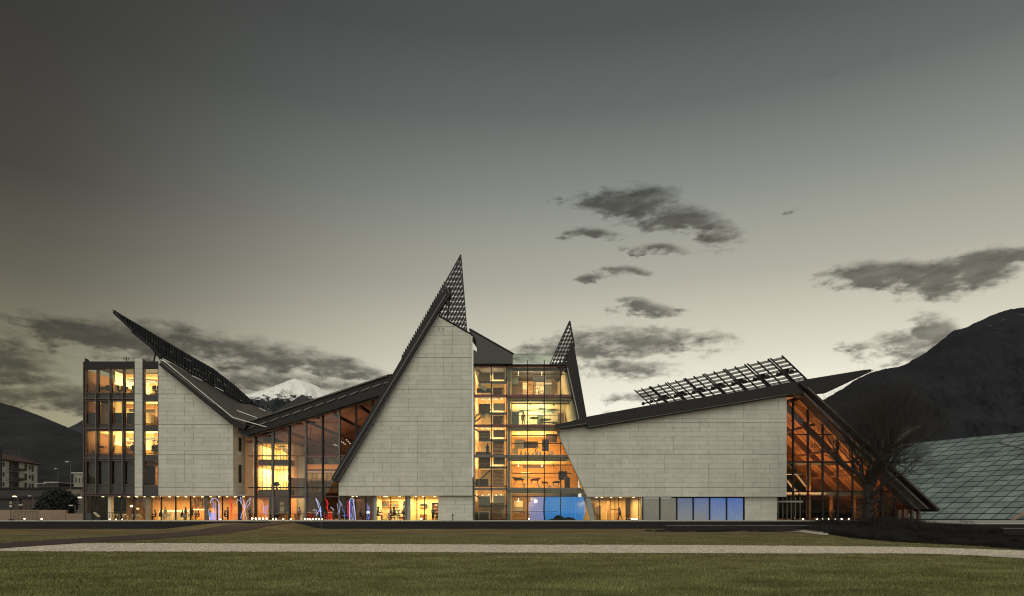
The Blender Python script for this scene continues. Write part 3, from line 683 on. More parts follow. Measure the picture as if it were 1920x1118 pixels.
for (a, b) in ((470, 800), (520, 786), (570, 771), (620, 756), (670, 741)): part('ceiling_rafter', MB().bar(Vector((X(a), 1.8, lroof_z(a) - .35)), Vector((X(a), 28, lroof_z(a) - .35)), .22, .45), mat('rafter_brown', (.16, .075, .045), .6, var=.2), L)
area((X(560), 12, 6.0), 14, 16, 1900, (1, .66, .42), L, (R(180), 0, 0))
area((X(600), 12, 3.0), 8, 10, 520, (1, .62, .30), L)
area((X(510), 6, 3.1), 6, 6, 600, (1, .62, .25), L)

# ---- glass tower
T = thing('glass_tower', 'four storey glazed stair and gallery tower beside the stone tower with a small black spike', 'building', (X(980), 8, 0), absolute=True)
yt_ = .9
tw = ccw([(X(887), Z(977)), (X(887), Z(683)), (X(1062), Z(683)), (X(1087), Z(800)), (X(1102), Z(930)), (X(1106), Z(977))])
tf = [684, 741, 797.5, 855, 917]
for i, py in enumerate(tf):
    xr = [1063, 1074, 1084, 1065, 1092][i]
    xr = [1062, 1072, 1046, 1064, 1090][i]
    part('floor_edge', MB().pbox(887, xr, py - 2.6, py + 2.2, yt_ - .25, yt_ + .1), red if i < 3 else mat('edge_beam_grey', (.14, .13, .11), .6), T)
    part('floor_edge', MB().pbox(951, xr, py + 2.4, py + 8, yt_ + .5, yt_ + .9), gcol if i in (2, 4) else steel2, T)
    if i: part('floor_slab', MB().box(X(957), X(xr + 2, 4), 1.3, 12, Z(py + 6), Z(py - .5)), cream, T)
for px, w_, m_ in ((888, 1.0, steel2), (921, .8, steel), (950, .8, steel), (989.5, .8, steel), (1021, .8, steel), (1052, .8, steel)):
    b = 977
    if px == 1052: b = 820
    part('mullion', MB().pbox(px - w_, px + w_, 673 if px > 960 else 684, b, yt_ - .35, yt_ - .05), m_, T)
part('mullion', MB().pbox(1051.3, 1052.7, 828, 977, yt_ - .2, yt_ - .05), steel, T)
part('column', MB().pbox(951.5, 956.5, 690, 977, yt_ + .15, yt_ + .6), gcol, T)
part('column', MB().pbox(958.2, 959.6, 690, 977, yt_ + .3, yt_ + .6), cream, T)
panes(T, tw, [X(p) for p in (887, 921, 950, 989.5, 1021, 1052, 1080, 1106)], [Z(p) for p in (977, 957, 917, 855, 797.5, 741, 684)], yt_, glz)
part('roof', MB().box(X(887), X(1063), .3, 12, Z(684), Z(682)), steel, T)
part('back_wall', MB().box(X(887, 0), X(1100, 0), 11.7, 12, 0, Z(684)), mat('back_timber_wall', (.62, .38, .17), .7, var=.2, scale=1.4, stretch=(2.5, 1, .5)), T)
part('side_wall', MB().box(X(887), X(888), 1.2, 11.7, 0, Z(684)), cream, T)
part('stair_wall', MB().box(X(951.6), X(953), 2.2, 11.7, 0, Z(690)), cream, T)
part('slanted_wall', MB().slab([W(1061, 690, 1.3), W(1108, 930, 1.3), W(1108, 930, 1.3) + Vector((0, 10, 0)), W(1061, 690, 1.3) + Vector((0, 10, 0))], .2), plaster, T)
part('slanted_column', MB().bar(W(1101.5, 932, .6), W(1111, 977, .6), .6, .62), gcol, T)
part('slanted_post', MB().bar(W(1063, 690, 1.6), W(1084, 797, 1.6), .25, .8), mat('pale_green_post', (.36, .38, .33), .6), T)
# rooms
floors_t = [(686.5, 738, 1.0, (1, .74, .46)), (743.5, 795, .9, (1, .86, .58)), (800, 852.5, 1.0, (1, .60, .24)), (857.5, 911, 1.0, (1, .60, .24)), (924, 975, .55, (1, .62, .24))]
for i, (zt, zb, k, cl) in enumerate(floors_t):
    area((X(1003), 6.5, Z(zt + 9)), 5, 7, 650 * k, cl, T); area((X(1003), 6.5, Z(zt + 9)), 5, 7, 600 * k, cl, T, up=1.2)
    area((X(919), 7, Z(zt + 9)), 3.4, 6, 640 * k, (1, .74, .44), T, up=.6)
    for py in ((zt + 11, zt + 27) if i in (2, 3) else (zt + 6,)):
        part('ceiling_beam', MB().box(X(958), X(1075), 3.0, 3.25, Z(py + 1.6), Z(py)), steel, T)
    for k2 in range(4):
        px = 972 + k2 * 22; part('spotlight', MB().tube(W(px, zt + 10, 4), W(px, zt + 15, 4), .03).ball(W(px, zt + 16, 4), .11, 6, 4), lampm if k2 % 2 == 0 else steel, T)
# stair and slatted lift shaft, storey by storey
pan = [mat('lift_panel_tan', (.40, .28, .16), .6, var=.1), mat('lift_panel_grey', (.26, .24, .18), .6, var=.15), mat('lift_panel_pale', (.55, .47, .32), .6, var=.1)]
m1 = mat('stair_timber', (.22, .10, .055), .6, var=.2, rand=.2)
for i, (zt, zb, k, cl) in enumerate(floors_t):
    q0 = (4, 7, 2, -3, 5)[i]; r2 = random.Random(40 + i)
    part('stair_landing', MB().box(X(889), X(949), 1.6, 3.2, Z(zb + 1), Z(zb - 1)), wood_d, T)
    part('shaft_back', MB().pbox(898, 944, zt, zb - 2, 6.0, 6.2), mat('shaft_tan', (.55, .42, .26), .7, var=.25), T)
    part('lift_panel', MB().pbox(896, 918, zt + q0 + 1, zt + q0 + 18, 2.6, 2.7), pan[i % 3], T)
    part('lift_panel', MB().pbox(924, 947, zt + q0, zt + q0 + 14, 2.75, 2.8), pan[(i + 1) % 3], T)
    part('lift_beam', MB().pbox(896, 949, zt + q0 + 18, zt + q0 + 22.5, 2.4, 2.8), steel2 if i < 3 else mat('landing_dark', (.09, .055, .035), .6), T)
    if i in (1, 2, 3):
        for k2 in range(6): part('slat', MB().pbox(897, 917, zt + q0 + 2 + k2 * 2.8, zt + q0 + 3.2 + k2 * 2.8, 2.5, 2.58), m1, T)
    n0 = (6, 7, 10, 13, 13)[i]
    for k2 in range(n0):
        py = zb - 2.5 - k2 * 2.7; part('stair_tread', MB().pbox(923 + (k2 % 2) * .6, 944, py - 1.5, py, 2.1 + k2 * .1, 2.9 + k2 * .1), m1, T)
        if k2 < n0 - 2: part('lit_riser', MB().pbox(940 + r2.uniform(-1, 1), 944.6, py - 2.6, py - 1.5, 2.2 + k2 * .1, 2.3 + k2 * .1), cream, T)
    part('stair_post', MB().pbox(945.6, 946.9, zt, zb, 2, 2.1), plaster, T)
    if i > 2: part('door_frame', MB().pbox(896, 897.2, zb - 15, zb, 1.9, 2).pbox(916, 917.2, zb - 15, zb, 1.9, 2).pbox(896, 917.2, zb - 16, zb - 15, 1.9, 2), plaster, T); part('dark_door', MB().pbox(889.5, 914, zb - 14, zb, 2.4, 2.5), mat('landing_dark', (.09, .055, .035), .6), T)
    elif i == 0: part('dark_opening', MB().pbox(892, 920, 722, 731, 2.4, 2.5), blackp, T); part('diagonal_screen', MB().bar(W(897, 721, 2.3), W(912, 731, 2.3), .05, .55), plaster, T)
    elif i == 1: part('whale_bone', MB().path([W(a, b, 2.3) for a, b in ((889, 789), (892, 781), (897, 776), (903, 779), (907, 784), (912, 776), (917, 779), (920, 784))], .12, 6), cream, T)
    else: part('dark_counter', MB().pbox(890, 919, zb - 8, zb - 1, 2.2, 2.5), dimwall, T)
    part('stair_stringer', MB().bar(W(889, zb - 2 if i % 2 else zt + 3, 3.4), W(920, zt + 24 if i % 2 else zb - 26, 3.4), .1, .2), steel2, T)
    part('handrail', MB().tube(W(958, zb - 16, 1.3), W(1046, zb - 16, 1.3), .03, None, 5), steel2, T)
    for k2 in range(5): part('small_lamp', MB().ball(W(893 + k2 * 12 + r2.uniform(-2, 2), zt + 3 + r2.uniform(0, 3), 3), .06, 6, 4), lampm, T)
part('pale_gallery_wall', MB().box(X(958), X(1072), 11.0, 11.3, Z(797) + .1, Z(744)), plaster, T)
part('pale_gallery_wall', MB().box(X(1010), X(1062), 10.8, 11.1, Z(741) + .1, Z(688)), plaster, T)
part('tan_gallery_wall', MB().box(X(958), X(990), 7, 7.2, Z(741) + .1, Z(700)), mat('lift_panel_tan', (.40, .28, .16), .6), T)
# roof terrace: dark wedge, glass balustrade, spike
part('roof_wedge', MB().prism([(X(879.5), Z(618)), (X(961.5), Z(665)), (X(961.5), Z(682.4)), (X(887.5), Z(682.4)), (X(887.5), Z(656)), (X(894.5), Z(660)), (X(892), Z(636))], -.15, 6), mat('wedge_dark', (.045, .042, .040), .6), T)
part('roof_wedge_top', MB().slab([W(879, 618, -.2), W(879, 618, 9), W(962.5, 665.5, 9), W(962.5, 665.5, -.2)], .22), steel, T)
part('balustrade', MB().pbox(888, 1036, 663, 681, .3, .34), glz_b, T)
part('balustrade_rail', MB().pbox(888, 1036, 662.6, 663.4, .28, .36), steel2, T)
lattice(T, [(1068, 603), (1085, 700), (1062, 700), (1031.5, 682)], 1.2, .42, .52, .42, pvm, holes=.36)
part('spike_frame', MB().bar(W(1068, 602, 1.3), W(1031, 683, 1.3), .08, .14).bar(W(1068, 602, 1.3), W(1077, 650, 1.3), .1, .22), steel, T)
part('sloping_verge', MB().prism([(X(1072), Z(640)), (X(1077), Z(648)), (X(1100.5), Z(782)), (X(1095), Z(786)), (X(1085), Z(793)), (X(1062), Z(686)), (X(1066), Z(662))], .2, 1.1), steel, T)
part('verge_rib', MB().bar(W(1064, 690, .1), W(1087, 792, .1), .1, .12), gcol, T)
part('spike_strut', MB().bar(W(1056, 683, 1.6), W(1070, 655, 1.6), .1, .3), steel2, T)
# ---- exhibition hall on the right
E = thing('exhibition_hall', 'long stone clad exhibition hall with an open solar pergola on its rising roof', 'building', (X(1290), 8, 0), absolute=True)
hall = PP((1042.5, 806), (1475, 743), (1475, 932), (1100, 932))
part('hall_wall', MB().prism([(X(1044.5), Z(807)), (X(1474.4), Z(745)), (X(1474.4), Z(931.6)), (X(1101), Z(931.6))], .06, .6), joint, E)
cladding(E, hall, 0, [735, 793, 852, 914, 932], [7, 7, 7, 2], cap=300, x0=X(1049.5), wts=(.22, .42, .22, .14))
part('slanted_wall_edge', MB().bar(W(1042, 806, -.03), W(1100.5, 932, -.03), .12, .10), mat('slant_trim', (.20, .17, .13), .6), E)
part('roof_fascia', MB().prism([(X(1040), Z(800)), (X(1102), Z(783)), (X(1210), Z(763)), (X(1480), Z(722.5)), (X(1516), Z(714)), (X(1632), Z(697)), (X(1544), Z(738.5)), (X(1475), Z(742.5)), (X(1100), Z(804.5)), (X(1100), Z(799)), (X(1042), Z(806.5))], -1.1, -.02), steel, E)
part('fascia_line', MB().bar(W(1042, 803.5, -1.15), W(1100, 794, -1.15), .08, .07).bar(W(1100, 801.5, -1.15), W(1475, 740, -1.15), .08, .06), steel2, E)
part('roof', MB().slab([W(1042, 800, 0), W(1516, 716, 0), W(1516, 716, 0) + Vector((0, 26, 0)), W(1042, 800, 0) + Vector((0, 26, 0))][::-1], .3), steel, E)
part('roof_tail', MB().slab([W(1510, 716, -.02), W(1634, 696.5, -.02), W(1634, 696.5, -.02) + Vector((-.8, .6, .0)), W(1510, 716, -.02) + Vector((0, 5, 0))][::-1], .3), steel, E)
# pergola of ribs and louvre panels
def PT(t): # along top, bottom
    y = 26 * (1 - t) ** 1.2 + 1.0
    return W(1191 + 277 * t, 733 - 64 * t, y + 4), W(1231 + 284 * t, 769 - 55 * t, y)
ribs = [55, 125, 200, 215, 290, 365, 385, 465, 548, 565, 650, 740, 760, 850, 945, 965, 1062, 1160, 1188, 1290, 1395, 1420, 1535]
ts = [(r - 55) / 1480 for r in ribs]
for i, t in enumerate(ts):
    a, b = PT(t)
    up_ = (a - b).normalized() * .25
    part('pergola_rib', MB().bar(a + up_, b, .16, .17), steel, E)
for i in range(len(ts) - 1):
    if ribs[i + 1] - ribs[i] < 35: 
        a, b = PT(ts[i]); c, d = PT(ts[i + 1]); m0 = (a.lerp(b, .56) + c.lerp(d, .56)) / 2
        part('pergola_bracket', MB().bar(a.lerp(b, .5).lerp(c.lerp(d, .5), .5), b.lerp(d, .5) + Vector((.1, 0, -.2)), .2, .46).bar(m0 + Vector((-.5, 0, .1)), m0 + Vector((.7, 0, .35)), .3, .5), steel, E); continue
    a, b = PT(ts[i] + .002); c, d = PT(ts[i + 1] - .002)
    for k in range(7):
        u0 = .012 + k * .142; 
        s_ = MB(); nc = 7
        for q_ in range(3):
            v0 = u0 + q_ * .033; v1 = v0 + .019
            s_.slab([a.lerp(b, v0), c.lerp(d, v0), c.lerp(d, v1), a.lerp(b, v1)], .04)
        v0, v1 = u0, u0 + .085
        for j in range(nc):
            h0, h1 = (j + .1) / nc, (j + .55) / nc
            s_.slab([a.lerp(c, h0).lerp(b.lerp(d, h0), v0), a.lerp(c, h1).lerp(b.lerp(d, h1), v0), a.lerp(c, h1).lerp(b.lerp(d, h1), v1), a.lerp(c, h0).lerp(b.lerp(d, h0), v1)], .03)
        part('solar_panel', s_, pvm, E)
    part('pergola_purlin', MB().bar(a.lerp(b, .60), c.lerp(d, .60), .14, .12).bar(a.lerp(b, .86), c.lerp(d, .86), .1, .08), steel, E)
    mm = a.lerp(c, .5).lerp(b.lerp(d, .5), .60); part('pergola_clamp', MB().box(mm.x - .22, mm.x + .22, mm.y - .2, mm.y + .2, mm.z - .2, mm.z + .26), steel, E)
part('pergola_arm', MB().bar(PT(0)[0].lerp(PT(0)[1], .62), W(1206, 757, 24), .2, .2).ball(W(1206, 757, 24), .3), steel, E)
# ground floor of the hall
yg = 1.0
part('soffit', MB().box(X(1101), X(1474.5), .62, 9, Z(931.4), Z(930)), conc, E)
part('glass_pane', MB().pbox(1112, 1139, 933, 977, yg, yg + .03), glz, E)
part('glass_pane', MB().pbox(1140, 1172, 933, 977, yg, yg + .03), glz, E)
part('glass_pane', MB().pbox(1173, 1204.5, 933, 977, yg, yg + .03), glz, E)
for px in (1126, 1146, 1155, 1162, 1176, 1200): part('mullion', MB().pbox(px - .5, px + .5, 933, 977, yg - .1, yg), steel, E)
part('dark_column', MB().pbox(1178.5, 1186.5, 933, 977, yg + .8, yg + 1.3), dimwall, E)
part('door_bar', MB().pbox(1146, 1163, 955, 956, yg - .2, yg - .14), steel, E)
part('back_wall', MB().box(X(1100), X(1206), 8.6, 8.9, 0, Z(931.4)), mat('hall_back_wall', (.60, .40, .18), .75, var=.15), E)
part('side_wall', MB().box(X(1205), X(1206), 1.1, 8.6, 0, Z(931.4)), cream, E)
for (a, b, t_) in ((1116, 1124, 942), (1128, 1135, 948), (1148, 1152, 940), (1165, 1172, 951)): part('wall_display', MB().pbox(a, b, t_, 977, 4.5, 4.8), (dimwall if a < 1140 else timber), E)
area((X(1160), 5, 2.9), 5, 5, 700, (1, .66, .28), E)
gx = [1207, 1239.5, 1271.5, 1302.5, 1333.5, 1365.5, 1398]
cols_ = [((96, 94, 76), (78, 76, 62)), ((92, 92, 76), (84, 80, 64)), ((70, 90, 126), (110, 112, 110)), ((64, 94, 146), (104, 110, 112)), ((46, 92, 166), (100, 118, 146)), ((46, 94, 168), (94, 118, 152))]
for i in range(6):
    part('frosted_window', MB().pbox(gx[i] + 1.3, gx[i + 1] - 1.3, 934, 977, .80, .84), None or mat('frosted_%d' % i, (.10, .10, .095), .25, var=.2), E)
    m = MATS['frosted_%d' % i]; t = m.node_tree; b = t.nodes['Principled BSDF']
    ge = nd('ShaderNodeNewGeometry', t); sp_ = nd('ShaderNodeSeparateXYZ', t); lk(ge.outputs['Position'], sp_.inputs[0], t)
    nn_ = nd('ShaderNodeTexNoise', t); nn_.inputs['Scale'].default_value = .8; lk(ge.outputs['Position'], nn_.inputs['Vector'], t)
    fz = mth('ADD', mrange(sp_.outputs[2], 0, 3.0, 0, 1, False, t), mth('MULTIPLY', mth('SUBTRACT', nn_.outputs['Fac'], .5, tree=t), .9, tree=t), clamp=True, tree=t)
    lk(ramp(fz, [(0, lin(cols_[i][1])), (1, lin(cols_[i][0]))], t), b.inputs['Emission Color'], t); b.inputs['Emission Strength'].default_value = .8  # backlight of the frosted panes is put into their emission colour
    part('mullion', MB().pbox(gx[i] - .9, gx[i] + .9, 933, 977, .55, .95), steel, E)
part('mullion', MB().pbox(1397.4, 1399, 933, 977, .55, .95), steel, E)
part('plinth_wall', MB().pbox(1399.5, 1460, 932.6, 977, .66, 1.2), joint, E)
cladding(E, PP((1399.2, 932.4), (1460.4, 932.4), (1460.4, 977.4), (1399.2, 977.4)), .58, [931.5, 977.4], [6], mod=1.07, cap=60, wts=(.1, .6, .3, 0), x0=X(1399.2))
# ground floor of the tower
part('plinth_wall', MB().pbox(821, 885.5, 930.6, 977, .66, 1.2), joint, C)
cladding(C, PP((820.5, 930.4), (885.8, 930.4), (885.8, 977.4), (820.5, 977.4)), .58, [930.4, 977.4], [6], mod=1.17, cap=60, wts=(0, .8, .2, 0), x0=X(820.5))
part('soffit', MB().box(X(636), X(885), .72, 10, Z(929.6), Z(928)), conc, C)
for a, b in ((695, 698.4), (698.6, 702.6), (757.5, 761.5), (761.7, 767)): part('column', MB().pbox(a, b, 930, 977, .9, 1.5), steel2 if a in (695, 757.5) else gcol, C)
for px in (647, 664, 683, 730.5, 780, 794.5): part('mullion', MB().pbox(px - .7, px + .7, 931, 977, .8, 1.0), steel, C)
for a, b in ((636, 664), (665, 694), (703, 730), (731, 757), (768, 794), (795, 820)): part('glass_pane', MB().pbox(a, b, 931, 977, 1.02, 1.05), glz, C)
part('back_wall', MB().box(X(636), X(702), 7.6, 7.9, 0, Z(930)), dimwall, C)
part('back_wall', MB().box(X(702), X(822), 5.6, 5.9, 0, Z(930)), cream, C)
part('partition', MB().box(X(701), X(702), 1.6, 7.6, 0, Z(930)).box(X(764), X(765.5), 1.6, 5.6, 0, Z(930)).box(X(820), X(821), 1.1, 5.6, 0, Z(930)), cream, C)
part('floor', MB().box(X(636), X(821), 1.1, 8, .004, .05), floorm, C)
area((X(665), 4, 3.0), 3, 4, 70, (1, .55, .25), C); area((X(732), 3.6, 3.0), 3, 3, 520, (1, .74, .34), C); area((X(793), 3.6, 3.0), 3, 3, 520, (1, .72, .30), C)
# ground floor of the office block
part('soffit', MB().box(X(160), X(458), .8, 13, Z(929.4), Z(927.8)), conc, B)
part('floor', MB().box(X(160), X(459), 1.0, 13, .004, .05), floorm, B)
for a, b, m_ in ((196.5, 202.5, plaster), (267.5, 274.5, mat('column_brown', (.22, .18, .13), .6)), (378.5, 384.5, steel2), (442, 447.5, steel)): part('column', MB().pbox(a, b, 930, 977, .7, 1.3), m_, B)
for px in (166, 173.5, 195, 219.5, 243.8, 295.8, 323, 351, 401.5, 411.5): part('mullion', MB().pbox(px - .9, px + .9, 930.5, 977, .85, 1.05), steel, B)
gpx = [174, 195, 219.5, 243.8, 268, 295.8, 323, 351, 378, 401.5, 411.5, 442]
for a, b in zip(gpx, gpx[1:]): part('glass_pane', MB().pbox(a + 1, b - 1, 931, 977, 1.06, 1.09), glz, B)
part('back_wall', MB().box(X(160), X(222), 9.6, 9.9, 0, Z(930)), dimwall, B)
part('back_wall', MB().box(X(222), X(459), 8.6, 8.9, 0, Z(930)), mat('cafe_wall', (.62, .34, .12), .7, var=.15, scale=1.5), B)
part('glazed_screen', MB().pbox(222, 240, 932, 977, 6, 6.05), glz, B)
for i in range(26):
    px = 176 + i * 10.6
    part('downlight', MB().lathe([(.13, 0), (.15, .05)], (X(px), 2.0 + (i % 3) * .8, Z(930) - .10), 8), lampm, B)
for px in (655, 662, 716, 720, 745, 776, 790, 812): part('downlight', MB().lathe([(.13, 0), (.15, .05)], (X(px), 1.9, Z(930) - .1), 8), lampm, C)
for px in (1122, 1132, 1150, 1168, 1193): part('downlight', MB().lathe([(.10, 0), (.12, .05)], (X(px), 2.0, Z(931.4) - .1), 8), lampm, E)
area((X(190), 5, 3.0), 4, 5, 170, (1, .6, .3), B); area((X(240), 5, 3.0), 5, 4, 480, (1, .60, .24), B); area((X(320), 5, 3.0), 6, 4, 700, (1, .64, .26), B); area((X(410), 5, 3.0), 5, 4, 420, (1, .60, .28), B)
# bar with bottles at the back of the café
part('bar_shelf', MB().box(X(302), X(352), 8.2, 8.55, 1.9, 1.95).box(X(302), X(352), 8.2, 8.55, 2.3, 2.35).box(X(306), X(350), 8.2, 8.55, 2.7, 2.75), wood_d, B)
part('bar_lamp', MB().box(X(302), X(340), 7.9, 8.0, 1.45, 1.5), lampm, B)

# ---- greenhouse wing at the right end
Gh = thing('greenhouse_wing', 'glazed timber wing with a roof falling steeply to the ground at the right end', 'building', (X(1600), 8, 0), absolute=True)
yw = 1.6
gpoly = ccw([(X(1475.5), Z(977)), (X(1475.5), Z(743)), (X(1503), Z(743)), (X(1712), Z(955)), (X(1712), Z(977))])
def gl_line(px): return 743 + (px - 1503) * (955 - 743) / (1712 - 1503)
gm = [1496, 1524, 1552, 1580.5, 1609, 1637, 1665, 1690]
for px in gm:
    part('mullion', MB().pbox(px - 1.3, px + 1.3, max(743, gl_line(px)), 977, yw - .25, yw + .1), steel, Gh)
for py, w_ in ((812.5, 1.0), (865, 1.6), (921.5, 1.4), (935, .7), (960, .5)):
    part('transom', MB().pbox(1475.5, min(1712, 1503 + (py - 743) * 209 / 212), py - w_, py + w_, yw - .12, yw + .1), steel, Gh)
glz_g = glass('greenhouse_glass', (.80, .77, .72), 1.25)
panes(Gh, gpoly, [X(p) for p in [1475.5] + gm + [1712]], [Z(p) for p in (977, 921.5, 865, 812.5, 743)], yw, glz_g)
# roof plane: outer slab, verge and soffit
A0, A1 = (1503, 716), (1763, 956)
part('sloping_roof', MB().slab([W(*A0, -1.6), W(*A1, -1.6), W(*A1, -1.6) + Vector((0, 30, 0)), W(*A0, -1.6) + Vector((0, 30, 0))], .35), steel, Gh)
part('verge', MB().bar(W(1513, 727, -1.7), W(1757, 953, -1.7), .5, .22), mat('verge_brown', (.060, .048, .040), .5), Gh)
part('verge', MB().bar(W(1506, 738, -1.3), W(1738, 954, -1.3), .5, .2), mat('verge_brown', (.060, .048, .040), .5), Gh)
part('soffit', MB().prism([(X(1490), Z(742)), (X(1507), Z(728)), (X(1748), Z(955)), (X(1712), Z(955)), (X(1503), Z(744))], -.6, yw - .3), mat('soffit_dark', (.040, .032, .026), .7), Gh)
part('timber_ceiling', MB().slab([W(1497, 741, 1.9), W(1714, 960, 1.9), W(1714, 960, 1.9) + Vector((0, 26, 0)), W(1497, 741, 1.9) + Vector((0, 26, 0))], .2), timber, Gh)
part('flat_ceiling', MB().box(X(1470), X(1500), 1.9, 28, Z(741), Z(739)), timber, Gh)
for k in range(16):
    yy = 2.6 + k * 1.6; m0 = W(1499, 747, 0); m1 = W(1711, 961, 0)
    part('ceiling_board_joint', MB().bar(Vector((m0.x, yy, m0.z)), Vector((m1.x, yy, m1.z)), .07, .04), mat('board_joint', (.16, .065, .03), .7), Gh)
for yy in (4.5, 10.5, 17.5):
    part('rafter', MB().bar(Vector((X(1497), yy, Z(750))), Vector((X(1706), yy, Z(964))), .34, .8), mat('rafter_brown', (.16, .075, .045), .6, var=.2), Gh)
for t in (.18, .40, .62, .82):
    p = W(1500, 746, 0).lerp(W(1710, 960, 0), t); part('purlin', MB().bar(Vector((p.x, 1.9, p.z - .6)), Vector((p.x - 1.0, 26, p.z - .6)), .25, .35), mat('rafter_brown', (.16, .075, .045), .6), Gh)
part('back_wall', MB().prism([(X(1475), 0), (X(1475), Z(745)), (X(1497), Z(745)), (X(1700), Z(957)), (X(1700), 0)], 27.8, 28), timber, Gh)
part('floor', MB().box(X(1461), X(1712), 1.7, 27.8, .004, .05), floorm, Gh)
part('side_wall', MB().box(X(1470), X(1474.5), 6, 27.8, 0, Z(743)), mat('side_timber', (.30, .14, .07), .7, var=.2), Gh)
part('balcony', MB().qbox(1476, 1507, 886, 889, 2.0, 4.0), steel2, Gh)
part('balcony_rail', MB().pbox(1476, 1507, 867.5, 868.6, 2.0, 2.05).pbox(1506, 1507, 867.5, 886, 2.0, 2.05).pbox(1479, 1480, 867, 886, 2, 2.05), steel2, Gh)
part('balcony_glass', MB().pbox(1477, 1506, 869, 886, 2.02, 2.04), glz_b, Gh)
part('concrete_beam', MB().qbox(1476, 1690, 923, 930, 5, 5.5), gcol, Gh)
part('concrete_beam', MB().qbox(1476, 1628, 868, 872, 9, 9.4), gcol, Gh)
for px in (1518,): part('timber_column', MB().qbox(px - 2.6, px + 2.6, 866, 977, 2.6, 3.2), timber, Gh)
for px in (1560, 1603, 1645): part('timber_column', MB().qbox(px - 1.6, px + 1.6, 926, 977, 6, 6.5), timber, Gh)
part('stair_flight', MB().bar(W(1476, 865, 3), W(1512, 912, 3), .7, .18).bar(W(1476, 900, 3), W(1500, 930, 3), .7, .16), steel2, Gh)
for px in (1466, 1475, 1483, 1491, 1499, 1508): part('door_post', MB().pbox(px - .7, px + .7, 932, 977, yw - .35, yw - .2), steel2, Gh)
part('door_head', MB().pbox(1464, 1513, 939, 942, yw - .4, yw - .26), gcol, Gh)
for a, b in ((1466.7, 1474.3), (1475.7, 1482.3), (1483.7, 1490.3), (1491.7, 1498.3), (1499.7, 1507.3)): part('door_glass', MB().pbox(a, b, 942.5, 976, yw - .3, yw - .28), glz, Gh)
area((X(1530), 9, 3.6), 7, 14, 2300, (1, .56, .26), Gh, (R(180), 0, 0)); area((X(1610), 9, 1.2), 8, 12, 260, (1, .5, .22), Gh, (R(180), 0, 0)); area((X(1500), 6, 2.8), 4, 4, 160, (1, .6, .3), Gh)
# end bay under the low tip of the roof
part('end_wall', MB().pbox(1693, 1712, 956, 977, 1.0, 1.3), mat('end_wall_brick', (.17, .12, .08), .8, var=.4, scale=6), Gh)
for px in (1697, 1712, 1724): part('timber_column', MB().pbox(px - 2, px + 2, 955, 977, 0, .5), mat('column_dark_red', (.09, .045, .035), .6), Gh)
# small pointed roof behind
K = thing('pointed_roof', 'small dark roof rising to a sharp tip behind the bare tree', 'roof', (X(1690, 22), 22, 0), absolute=True)
part('roof_slab', MB().prism([(X(1648, 22), Z(838, 22)), (X(1732, 22), Z(796, 22)), (X(1690, 22), Z(824, 22)), (X(1668, 22), Z(840, 22))], 22, 27), roofm, K)
part('support', MB().box(X(1655, 24), X(1684, 24), 23, 26, 0, Z(838, 22)), steel, K)
# sloping glass roof of the tropical house
Gr = thing('tropical_house_roof', 'broad sloping roof of teal glass panes right of the greenhouse wing', 'glass roof', (X(1800, 20), 20, 0), absolute=True)
TL, TR, BR, BL = W(1600, 842, 26), W(1990, 804, 14), W(1990, 974, 4.0), W(1600, 974, 7.0)
nrw = 17
def gp(u, v):
    v2 = v ** 1.05; return TL.lerp(TR, u).lerp(BL.lerp(BR, u), v2)
teal = mat('teal_glass', (.17, .21, .195), .22, .0, var=.3, scale=.35, rand=.16, detail=6, spec=.6)
ncol = 14; cells = []
shift = .62
dk_ = MB()
for i in range(15):
    for j in range(11): p = gp(i / 14, j / 10); dk_.v.append((p.x, p.y + .14, p.z - .16))
for i in range(14):
    for j in range(10): a = i * 11 + j; dk_.f.append((a, a + 1, a + 12, a + 11))
part('roof_deck', dk_, mat('glazing_bar_dark', (.012, .014, .014), .8, spec=.1), Gr)
for r in range(nrw):
    for c in range(-2, ncol + 12):
        v0, v1 = (r + .08) / nrw, (r + .95) / nrw
        q = []
        for (cc, vv) in ((c + .04, v0), (c + .96, v0), (c + .96, v1), (c + .04, v1)):
            u = cc / ncol - vv * shift; q.append((u, vv))
        q = clip(ccw(q), [(0, 0), (1, 0), (1, 1), (0, 1)])
        if len(q) < 3 or abs(parea(q)) < 1e-4: continue
        if min(p[0] for p in q) < .0: pass
        part('glass_pane', MB().slab([gp(a, b) for a, b in q], .04), teal, Gr)
part('eaves_beam', MB().bar(W(1600, 976, 6.9), W(1990, 976, 3.9), .3, .3), steel, Gr)
part('rooflight', MB().slab([W(1893, 976, 3.9), W(1925, 955, 3.9), W(1925, 962, 3.7), W(1903, 976, 3.7)], .2), mat('rooflight_frame', (.2, .13, .09), .6), Gr)
part('gable_strut', MB().bar(gp(.72, .13) + Vector((0, -.1, .12)), gp(.86, .26) + Vector((0, -.1, .12)), .12, .08), mat('strut_dull_red', (.09, .05, .045), .6), Gr)
part('dark_side', MB().box(X(1600), X(1990), 26.5, 27, -.5, 8), steel, Gr)
# dark gable behind the lobby
Kb = thing('rear_gable', 'dark gabled roof standing behind the lobby roof in front of the snowy peak', 'roof', (X(560, 40), 40, 0), absolute=True)
part('gable', MB().prism([(X(508, 40), Z(776, 40)), (X(567, 40), Z(740, 40)), (X(590, 40), Z(752, 40)), (X(600, 40), Z(775, 40))], 40, 46), mat('rear_gable_dark', (.030, .028, .027), .7), Kb)
part('gable_wall', MB().box(X(512, 40), X(598, 40), 40.5, 45.5, 0, Z(778, 40)), steel, Kb)
